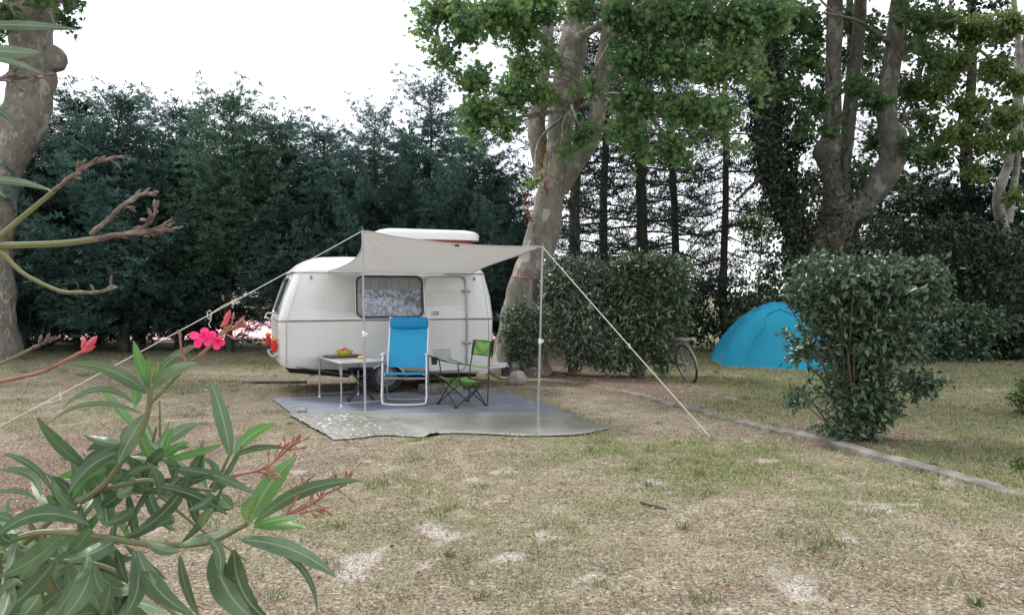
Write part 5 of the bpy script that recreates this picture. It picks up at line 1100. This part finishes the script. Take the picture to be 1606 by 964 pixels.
# local x forward, rear wheel centre at x=.0
def wheel(x_):
    m_ = MB(); m_.tube([(x_+.335*math.cos(a), 0, .345+.335*math.sin(a)) for a in np.linspace(0, 2*math.pi, 40, endpoint=False)], .019, 8, closed=True); wt = m_.build('wheel', M['rubber'], bic)
    m_ = MB(); m_.tube([(x_+.312*math.cos(a), 0, .345+.312*math.sin(a)) for a in np.linspace(0, 2*math.pi, 40, endpoint=False)], .010, 6, closed=True); m_.build('rim', M['steel'], wt)
    m_ = MB(); 
    for k in range(28): a = k*2*math.pi/28; m_.tube([(x_, .02*(-1)**k, .345), (x_+.31*math.cos(a), 0, .345+.31*math.sin(a))], .0018, 4)
    m_.lathe([(0,-.04),(.022,-.04),(.022,.04),(0,.04)], (x_,0,.345), (0,1,0), 12); m_.build('spokes', M['steel'], wt)
    m_ = MB(); m_.tube([(x_+.375*math.cos(a), 0, .345+.375*math.sin(a)) for a in np.linspace(R(20), R(190), 24)], .016, 6, flat=1.6); m_.build('mudguard', M['steel'], bic)
wheel(0); wheel(1.08)
fm = MB(); bbk = (.44,0,.29); stt = (.30,0,.80); hdt = (.88,0,.88); hdl = (.93,0,.72)
for a, b_, r_ in ((bbk, stt, .015), (stt, hdt, .014), (bbk, hdl, .016), (hdt, hdl, .018), ((0,.04,.345), bbk, .009), ((0,-.04,.345), bbk, .009), ((0,.04,.345), stt, .008), ((0,-.04,.345), stt, .008), (hdl, (1.08,.05,.345), .010), (hdl, (1.08,-.05,.345), .010)): fm.tube([a, b_], r_, 8)
fm.build('frame', M['bark_ivy'], bic)
MB().tube([(.30,0,.78),(.27,0,.93)], .012, 8).build('seat_post', M['steel'], bic)
sm = MB(); rows = []
for x_, w_ in ((.08,.06),(.12,.085),(.18,.085),(.26,.05),(.34,.025),(.39,.018)): rows += [(x_, w_*c, .95+.03*s) for c, s in [(math.cos(a), math.sin(a)) for a in np.linspace(0, 2*math.pi, 10, endpoint=False)]]
sm.add(rows, [(i*10+k, i*10+(k+1) % 10, (i+1)*10+(k+1) % 10, (i+1)*10+k) for i in range(5) for k in range(10)]+[tuple(range(10)), tuple(50+k for k in range(10))]); sm.build('saddle', M['black_cloth'], bic)
MB().tube([(.88,0,.88),(.86,0,1.06)], .012, 8).tube(smooth_path([(.70,-.29,1.10),(.82,-.25,1.09),(.87,-.1,1.07),(.87,.1,1.07),(.82,.25,1.09),(.70,.29,1.10)], 5), .012, 8).build('handlebars', M['black_plastic'], bic)
MB().box((-.08,0,.80), (.36,.13,.015), bev=.004).tube([(-.1,.06,.79),(0,.05,.35)], .005, 6).tube([(-.1,-.06,.79),(0,-.05,.35)], .005, 6).build('luggage_rack', M['steel'], bic)
MB().tube([(.44,-.10,.29),(.44,.10,.29)], .012, 8).tube([(.44,-.09,.29),(.36,-.09,.16)], .009, 6).tube([(.44,.09,.29),(.52,.09,.42)], .009, 6).box((.35,-.13,.15), (.09,.07,.02), bev=.004).box((.53,.13,.43), (.09,.07,.02), bev=.004).lathe([(.02,-.005),(.09,-.005),(.09,.005),(.02,.005)], (.44,-.06,.29), (0,1,0), 24).build('crankset', M['steel'], bic)

# ------------------------------------------------------------------ oleander in the foreground
Zc = lambda x, y: (x/1.9133, 460+y/1.9127)
ol = thing('oleander_bush', 'oleander in the left foreground with long leaves and one pink flower', 'shrub', (-.75, 1.15, 0))
def leaf_mat(name, c0, c1, c2, rib):
    m = material(name, [c0, c1, c2], 6, .30, island=True, transl=.28, spec=.5); t = m.node_tree; N = t.nodes; L = t.links; b = N['Principled BSDF']
    base = b.inputs['Base Color'].links[0].from_socket; uv = N.new('ShaderNodeTexCoord'); sx = N.new('ShaderNodeSeparateXYZ'); L.new(uv.outputs['UV'], sx.inputs[0])
    a = N.new('ShaderNodeMath'); a.operation = 'SUBTRACT'; a.inputs[1].default_value = .5; L.new(sx.outputs['X'], a.inputs[0]); ab = N.new('ShaderNodeMath'); ab.operation = 'ABSOLUTE'; L.new(a.outputs[0], ab.inputs[0])
    mr = N.new('ShaderNodeMapRange'); mr.inputs['From Min'].default_value = .03; mr.inputs['From Max'].default_value = .065; mr.inputs['To Min'].default_value = .8; mr.inputs['To Max'].default_value = 0; L.new(ab.outputs[0], mr.inputs[0])
    mi = N.new('ShaderNodeMixRGB'); mi.inputs[2].default_value = (*rib, 1); L.new(mr.outputs[0], mi.inputs[0]); L.new(base, mi.inputs[1])
    # faint side veins
    wv = N.new('ShaderNodeTexWave'); wv.bands_direction = 'Y'; wv.inputs['Scale'].default_value = 14; mp = N.new('ShaderNodeMapping'); L.new(uv.outputs['UV'], mp.inputs[0]); L.new(mp.outputs[0], wv.inputs[0])
    ad = N.new('ShaderNodeMath'); ad.operation = 'MULTIPLY_ADD'; ad.inputs[1].default_value = -.6
    cmb = N.new('ShaderNodeCombineXYZ'); L.new(ab.outputs[0], ad.inputs[0]); L.new(sx.outputs['Y'], ad.inputs[2]); L.new(ad.outputs[0], cmb.inputs['Y']); L.new(cmb.outputs[0], mp.inputs[0])
    bp = N.new('ShaderNodeBump'); bp.inputs['Strength'].default_value = .18; bp.inputs['Distance'].default_value = .002; L.new(wv.outputs['Fac'], bp.inputs['Height']); L.new(bp.outputs[0], b.inputs['Normal'])
    L.new(mi.outputs[0], b.inputs['Base Color'])
    sp = N.new('ShaderNodeTexNoise'); sp.inputs['Scale'].default_value = 90; sp.inputs['Detail'].default_value = 5; L.new(uv.outputs['Object'], sp.inputs['Vector'])
    sr = N.new('ShaderNodeMapRange'); sr.inputs['From Min'].default_value = .63; sr.inputs['From Max'].default_value = .70; sr.inputs['To Max'].default_value = .55; L.new(sp.outputs['Fac'], sr.inputs[0])
    sm_ = N.new('ShaderNodeMixRGB'); sm_.inputs[2].default_value = (.20,.17,.08,1); L.new(sr.outputs[0], sm_.inputs[0]); L.new(mi.outputs[0], sm_.inputs[1])
    d2 = N.new('ShaderNodeTexNoise'); d2.inputs['Scale'].default_value = 22; d2.inputs['Detail'].default_value = 4; L.new(uv.outputs['Object'], d2.inputs['Vector'])
    d3 = N.new('ShaderNodeMapRange'); d3.inputs['From Min'].default_value = .45; d3.inputs['From Max'].default_value = .75; d3.inputs['To Max'].default_value = .35; L.new(d2.outputs['Fac'], d3.inputs[0])
    dm_ = N.new('ShaderNodeMixRGB'); dm_.inputs[2].default_value = (.26,.32,.20,1); L.new(d3.outputs[0], dm_.inputs[0]); L.new(sm_.outputs[0], dm_.inputs[1]); L.new(dm_.outputs[0], b.inputs['Base Color'])
    # leaf underside is paler
    return m
M['ole_old'] = leaf_mat('oleander_leaf', (.028,.065,.034), (.080,.150,.070), (.17,.25,.12), (.32,.40,.22))
M['ole_new'] = leaf_mat('oleander_young_leaf', (.07,.19,.06), (.10,.24,.06), (.14,.30,.07), (.34,.46,.20))
def blade_leaf(p0, p1, wid, bend, g, tw=None, fold=.26, n=18, curl=.0):
    wid = wid*.86
    """p0 base, p1 tip (world), wid metres, bend: world vector offset of the midpoint"""
    p0, p1 = np.array(p0), np.array(p1); mid = (p0+p1)/2+np.array(bend); t = np.linspace(0, 1, n)[:, None]; c = (1-t)**2*p0+2*t*(1-t)*mid+t*t*p1
    tan = nrm(np.gradient(c, axis=0)); view = nrm(c-np.array([0,0,H])); side = nrm(np.cross(tan, view)); nor = np.cross(side, tan)
    a = g.normal(0, .45) if tw is None else tw; a = np.linspace(a*.6, a*1.2, n)[:, None]; s2 = side*np.cos(a)+nor*np.sin(a); n2 = np.cross(s2, tan)
    tt = t[:, 0]; wp = (np.sin(np.pi*np.clip(tt, 0, 1)**.85)**.75)*.5; wp[0] = .06; wp[-1] = 0.01; wv = (wp*wid/max(.75, abs(np.cos(np.mean(a)))))[:, None]
    rip = (.07*np.sin(tt*19+g.random()*6)+.05*np.sin(tt*43+g.random()*6))[:, None]
    cols = [c-s2*wv+n2*wv*(fold+rip), c-s2*wv*.5+n2*wv*fold*.55, c, c+s2*wv*.5+n2*wv*fold*.55, c+s2*wv+n2*wv*(fold-rip)]
    V = np.stack(cols, 1).reshape(-1, 3); uv = np.stack(np.meshgrid(np.linspace(0, 1, 5), tt), -1).reshape(-1, 2)
    ix = np.arange(n*5).reshape(n, 5); return V, np.stack([ix[:-1,:-1], ix[:-1,1:], ix[1:,1:], ix[1:,:-1]], -1).reshape(-1, 4), uv
go_ = np.random.default_rng(19)
old, new = [], []
def lf(bx, by, tx, ty, wpx, bow=0., d=1.15, dt=0., young=False, z3=True, tw=None):
    """bow: sideways bow of the leaf in photo px (positive = up/right of the direction)"""
    if z3: (bx, by), (tx, ty), wpx, bow = Zc(bx, by), Zc(tx, ty), wpx/1.913, bow/1.913
    d0 = d+go_.normal(0, .02); d1 = d0+dt+go_.normal(0, .03); p0, p1 = P(bx, by, d0), P(tx, ty, d1); dx, dy = tx-bx, ty-by; l = math.hypot(dx, dy)+1e-6
    k = 2*bow*d/F; bend = np.array([dy/l*k, go_.normal(0, .01), dx/l*k]); bend = np.array([ -(-dy)/l*k*1.0, bend[1], dx/l*k])
    (new if young else old).append(blade_leaf(p0, p1, wpx/F*d*1.08, bend, go_, tw))
# (base, tip, width, bow)  in the coordinates of an enlarged crop
L3 = [(448,285,400,140,32,0,1),(440,292,188,212,36,-28,0),(440,300,300,235,24,-10,0),(455,270,600,152,32,18,0),(460,280,592,208,38,12,0),(452,262,450,190,16,0,1),(447,290,420,215,18,0,1),(462,262,475,205,12,0,1),
 (430,362,150,385,18,-45,0),(405,330,185,345,20,-48,0),(397,345,395,250,34,0,1),(436,362,352,515,52,-8,0),(262,522,110,370,36,12,0),(362,448,245,420,28,8,0),(352,478,205,602,46,-22,0),
 (692,488,628,252,46,-14,0),(702,480,832,390,38,16,1),(700,490,862,465,20,12,0),(490,502,672,450,26,-6,1),(490,492,568,445,28,6,1),(494,484,520,395,20,0,1),(482,462,598,390,42,14,0),(495,500,580,560,24,6,0),
 (758,598,502,524,32,-14,0),(682,662,468,578,32,-14,0),(372,735,585,518,42,-30,0),(545,745,672,568,24,-14,0),(322,702,276,552,56,-10,0),(268,695,-25,742,48,-55,0),(342,738,200,802,52,10,0),
 (182,722,0,848,58,14,0),(165,800,0,960,62,14,0),(272,832,188,975,62,10,0),(400,770,368,975,54,30,0),(412,768,585,965,50,-26,0),(540,785,602,975,30,-12,0),(285,808,345,922,46,-14,0),(352,768,386,872,30,-8,0),(262,785,225,862,30,8,0),
 (752,682,892,488,70,20,1),(762,692,1088,560,42,38,0),(772,702,918,702,32,10,1),(760,700,900,672,26,8,1),(722,738,1012,852,52,28,0),(800,758,952,965,20,40,0),(642,775,768,980,78,-22,0),(702,768,822,985,68,-30,0),
 (540,758,735,698,38,12,0),(622,732,656,852,32,14,0),(442,742,540,772,36,-8,0),(10,480,160,602,22,26,0),(0,530,122,612,26,22,0),(-10,598,112,622,18,16,0),(-30,668,60,700,30,14,0),
 (752,690,748,620,30,0,1),(742,680,770,600,34,8,1),(320,690,395,640,40,-10,0),(470,700,525,680,40,6,0),(190,640,140,605,30,4,0),(240,650,160,560,30,10,0),(640,600,560,650,26,10,0),(660,600,700,650,18,10,0),
 (0,770,60,730,40,12,0),(40,745,0,690,36,8,0),(60,860,120,770,40,0,0),(120,900,60,980,50,0,0),(30,870,0,980,44,4,0),(230,850,150,975,50,12,0),(200,780,270,700,40,-8,0),(300,640,370,575,44,-10,0),(330,640,310,560,34,0,0),(475,605,440,505,30,-8,0),(500,610,545,545,22,4,0),
 (330,870,300,975,40,6,0),(440,800,470,870,30,-6,0),(610,700,640,640,36,6,0),(590,690,560,600,28,-8,0),(450,560,470,455,30,12,0),(400,575,350,600,36,6,0),(520,560,515,500,20,0,0),(100,970,190,890,46,6,0),(0,905,60,860,36,8,0)]
for (bx, by, tx, ty, w_, bo, yg) in L3: lf(bx, by, tx, ty, w_, bo, 1.15 if ty < 640 else 1.08, go_.normal(-.02, .05), bool(yg))
for k in range(75):    # leaves along the middle stems
    i_ = go_.integers(0, 4); a_, b_ = (((190,650),(430,560)),((430,560),(650,592)),((300,590),(445,350)),((60,760),(450,752)))[i_]; q_ = go_.random(); bx = a_[0]*(1-q_)+b_[0]*q_; by = a_[1]*(1-q_)+b_[1]*q_
    a = go_.uniform(-2.8, 2.8)-1.57; l = go_.uniform(90, 200); lf(bx, by, bx+l*math.cos(a), by+l*math.sin(a)*.9, go_.uniform(18, 36), go_.normal(0, 18), 1.2+go_.uniform(-.03, .12), go_.normal(0, .06), go_.random() < .18, tw=go_.uniform(-1.1, 1.1))
for k in range(85):    # inner leaves low in the bush
    bx, by = go_.uniform(-20, 420), go_.uniform(700, 1010); a = go_.uniform(0, 6.28); l = go_.uniform(120, 240)
    if bx > 330 and by < 880: continue
    lf(bx, by, bx+l*math.cos(a), by+l*abs(math.sin(a))*.8+10, go_.uniform(34, 56), go_.normal(0, 16), 1.22+go_.uniform(0, .3), go_.normal(0, .06), tw=go_.uniform(-1.1, 1.1))
for (bx, by, tx, ty, w_, bo) in [(-40,42,125,47,15,3),(-40,72,66,82,22,-4),(-30,90,66,116,10,6),(-25,165,20,195,12,5),(-40,286,82,300,13,9),(-20,285,10,310,7,2)]: lf(bx, by, tx, ty, w_, bo, .95, 0, False, False, tw=.3)
def merge(lst):
    V, Fa, U_ = [], [], []; n = 0
    for v, f, u in lst: V.append(v); Fa.append(f+n); U_.append(u); n += len(v)
    return np.concatenate(V), np.concatenate(Fa), np.concatenate(U_)
for nm_, lst, m_ in (('leaves', old, M['ole_old']), ('young_leaves', new, M['ole_new'])):
    V, Fa, U_ = merge(lst); mesh_np(nm_, V, Fa, m_, ol, smooth=True, uv=U_)
st_ = MB(); rd_ = MB(); bl_ = MB()
def stem(mb, pts, r0, r1, d=1.15, z3=True, jit=0.):
    q = [P(*(Zc(*p) if z3 else p), d) for p in pts]; s = smooth_path(q, 6); s = s+go_.normal(0, jit, s.shape); mb.tube(s, np.linspace(r0, r1, len(s)), 7); return s
stem(st_, [(-60,775),(20,745),(130,716),(280,727),(450,752),(620,747),(742,690)], .0055, .004, 1.15)
stem(st_, [(60,760),(190,650),(280,600),(430,560),(500,575),(650,592)], .005, .0025, 1.17)
stem(st_, [(240,625),(310,575),(360,510),(420,420),(445,350),(452,275)], .005, .004, 1.16)
stem(st_, [(150,800),(300,815),(430,880),(540,975)], .0045, .0035, 1.2); stem(st_, [(330,780),(400,860),(480,930)], .0035, .003, 1.22)
stem(st_, [(430,560),(520,640),(620,720),(740,800)], .0025, .002, 1.25); stem(st_, [(480,430),(480,360),(478,320)], .0018, .0012, 1.2); stem(st_, [(430,600),(450,480),(470,400)], .003, .002, 1.22); stem(st_, [(640,590),(690,480)], .003, .0025, 1.17)
stem(st_, [(200,980),(150,880),(130,780),(120,720)], .007, .006, 1.2); stem(st_, [(450,330),(520,260),(560,215),(600,185)], .0028, .002, 1.14)
# main woody stems down to the ground
gb_ = np.array([-.75, 1.15, 0.])
for e, r_ in ((P(*Zc(130,716), 1.15), .011), (P(*Zc(200,980), 1.2), .011), (P(-30, 600, 1.1), .010), (P(-60, 390, .95), .010), (P(-70, 100, .95), .010), (P(*Zc(0,775), 1.15), .01)):
    m_ = (gb_+e)/2+np.array([go_.normal(0,.05)-.05, go_.normal(0,.05), .05]); s = smooth_path([gb_+np.array([go_.normal(0,.06), go_.normal(0,.06), 0]), m_, e], 8); st_.tube(s, np.linspace(r_, .005, len(s)), 8)
# bare upper twigs (olive near the base)
stem(st_, [(-60,420),(0,370),(50,328),(84,300)], .0038, .003, .95, False); stem(st_, [(-60,385),(0,385),(93,382),(155,374)], .0045, .004, .95, False); stem(st_, [(-20,385),(5,398),(37,429),(93,456),(130,458)], .003, .0022, .95, False)
stem(st_, [(-30,582),(0,570),(30,556),(52,545)], .0028, .0022, 1.1, False)
st_.build('stems', material('oleander_stem', [(.13,.15,.05),(.18,.18,.08),(.15,.125,.08)], 9, .6), ol, local=False)
def twiglets(mb, s, n, l0, d, r=.0022, spread=.7, buds=True):
    tan = nrm(s[-1]-s[-3])
    for k in range(n):
        i = go_.integers(max(1, len(s)//3), len(s)); dr = nrm(nrm(s[i]-s[i-1])+go_.normal(0, spread, 3)*np.array([1, .6, 1])); l = l0*(.4+.8*go_.random()); p = [s[i], s[i]+dr*l*.5+go_.normal(0, .001, 3), s[i]+dr*l]
        mb.tube(p, [r*.65, r*.6, r*.5], 5)
        if buds: mb.tube([p[2]-dr*.001, p[2]+dr*.003, p[2]+dr*.007, p[2]+dr*.010], [r*.7, r*1.15, r*.9, r*.2], 6)
M['rstalk'] = material('reddish_stalk', [(.24,.085,.06),(.34,.14,.10),(.30,.18,.10)], 40, .6); M['dstalk'] = material('dried_stalk', [(.075,.05,.042),(.16,.115,.09),(.26,.21,.18)], 90, .85); dry = MB()
s = stem(dry, [(80,303),(110,278),(140,258),(180,246)], .003, .0022, .95, False, .0006); twiglets(dry, s, 9, .010, .95, .0017, .35)
dry.build('dried_flower_stalk', M['dstalk'], ol, local=False); dry = MB()
s = stem(dry, [(150,375),(185,368),(218,364),(262,358)], .0040, .0024, .95, False, .0004)
for k in range(11):
    x0_ = go_.uniform(170, 232); o_ = go_.normal(0, 3.4); e_ = go_.uniform(255, 289); st_k = stem(dry, [(x0_, 374-(x0_-150)*.14), ((x0_+e_)/2, 364+o_*.8), (e_-8, 357+o_*1.3), (e_, 356+o_*1.5+go_.normal(0, 2))], .0016, .0012, .95+go_.normal(0, .004), False, .0004)
twiglets(dry, s, 8, .010, .95, .0018, .3)
s = stem(dry, [(143,367),(172,342),(199,318),(225,305),(248,301)], .0032, .002, .95, False, .0006); twiglets(dry, s, 9, .010, .95, .0017, .35)
s = stem(dry, [(215,362),(232,350),(246,330)], .003, .002, .95, False, .0005); twiglets(dry, s, 7, .010, .95)
dry.build('dried_flower_stalk', M['dstalk'], ol, local=False); dry = MB()
s = stem(dry, [(125,458),(150,458),(182,450)], .0024, .0018, .95, False, .0005); twiglets(dry, s, 5, .008, .95, .0016)
dry.build('dried_flower_stalk', M['dstalk'], ol, local=False); dry = MB()
s = stem(dry, [(-40,128),(0,124),(40,122),(62,118)], .004, .002, .95, False, .0006); twiglets(dry, s, 10, .014, .95)
dry.build('dried_flower_stalk', M['dstalk'], ol, local=False); dry = MB()
s = stem(dry, [(50,546),(62,541),(74,536)], .0028, .002, 1.1, False, .0005); twiglets(dry, s, 6, .008, 1.1)
dry.build('dried_flower_stalk', M['dstalk'], ol, local=False)
s = stem(rd_, [(-30,605),(0,598),(60,585),(93,570),(125,553),(140,545)], .003, .0022, 1.1, False, .0004)
rd_.build('flower_stalk', M['rstalk'], ol, local=False); rd_ = MB()
s = stem(rd_, [(700,545),(790,525),(850,480),(880,455)], .0026, .0015, 1.15); twiglets(rd_, s, 18, .022, 1.15, .0017, .6)
s = stem(rd_, [(700,548),(760,535),(820,545)], .0022, .0012, 1.15); twiglets(rd_, s, 5, .015, 1.15, .0016, .5)
rd_.build('flower_stalk', M['rstalk'], ol, local=False); rd_ = MB()
s = stem(rd_, [(790,692),(850,665),(920,640),(980,600),(1040,572)], .003, .0015, 1.12); twiglets(rd_, s, 20, .026, 1.12, .0019, .6)
s = stem(rd_, [(860,660),(900,600),(925,560)], .002, .0012, 1.12); twiglets(rd_, s, 8, .012, 1.12, .0016, .5); s = stem(rd_, [(900,660),(975,640)], .002, .0012, 1.12); twiglets(rd_, s, 5, .010, 1.12, .0016, .5)
rd_.build('flower_stalk', M['rstalk'], ol, local=False); rd_ = MB()
s = stem(rd_, [(600,185),(640,150),(672,118),(700,104)], .0026, .0018, 1.12); twiglets(rd_, s, 14, .015, 1.12, .0019, .5)
s = stem(rd_, [(560,215),(545,170),(540,128)], .0018, .0016, 1.13); twiglets(rd_, s, 5, .008, 1.13, .0015, .4)
rd_.build('flower_stalk', M['rstalk'], ol, local=False)
# flower: five broad petals twice (double), plus buds
M['petal'] = material('pink_petal', [(.85,.02,.16),(.90,.05,.24),(.92,.14,.34)], 60, .5, transl=.4, island=True)
M['bud'] = material('pink_bud', [(.55,.05,.10),(.62,.12,.14)], 50, .5); pf, bud = [], MB()
def petal(c, dir_, L, W, g):
    n = 9; t = np.linspace(0, 1, n); dir_ = nrm(dir_); sd = nrm(np.cross(dir_, nrm(np.array([0, -1, .2])+g.normal(0, .3, 3)))); no = np.cross(sd, dir_)
    cc = c+dir_*(t*L)[:, None]+no*(.15*L*np.sin(t*3))[:, None]; w_ = W*np.array([.12,.25,.42,.6,.78,.95,1.,.86,.35])*.5; V = np.stack([cc-sd*w_[:, None]+no*.1*w_[:, None], cc, cc+sd*w_[:, None]+no*.1*w_[:, None]], 1).reshape(-1, 3)
    ix = np.arange(n*3).reshape(n, 3); return V, np.stack([ix[:-1,:-1], ix[:-1,1:], ix[1:,1:], ix[1:,:-1]], -1).reshape(-1, 4), np.zeros((n*3, 2))
for cx, cy, rs, k0 in ((322,528,.70,0),(341,534,.60,.6)):
    c = P(cx, cy, 1.11)
    for k in range(5):
        a = k0+k*2*math.pi/5+.3; pf.append(petal(c, np.array([math.cos(a)*1.1, -.25+go_.normal(0, .3), math.sin(a)*.8+go_.normal(0, .15)]), .026*rs*go_.uniform(.8, 1.25), .017*rs, go_))
    for k in range(3): a = k0+k*2.1; pf.append(petal(c, np.array([math.cos(a)*.6, -.8, math.sin(a)*.6]), .016*rs, .014*rs, go_))
V, Fa, U_ = merge(pf); mesh_np('flower', V, Fa, M['petal'], ol, smooth=True)
for (cx, cy, dx, dy, l, r_) in ((352,508,6,-14,.022,.0045),(346,512,10,-6,.014,.003),(134,548,12,-14,.026,.0055),(128,552,14,-6,.022,.004),(130,548,2,-12,.018,.004),(436,700,6,-8,.008,.002),(460,715,5,-9,.008,.002),(425,740,4,-7,.007,.002)):
    c = P(cx, cy, 1.1); dv = nrm(np.array([dx, 0, -dy])); MB().tube([c, c+dv*l*.35, c+dv*l*.7, c+dv*l], [r_*.5, r_, r_*.8, r_*.1], 8).build('flower_bud', M['bud'], ol, local=False)
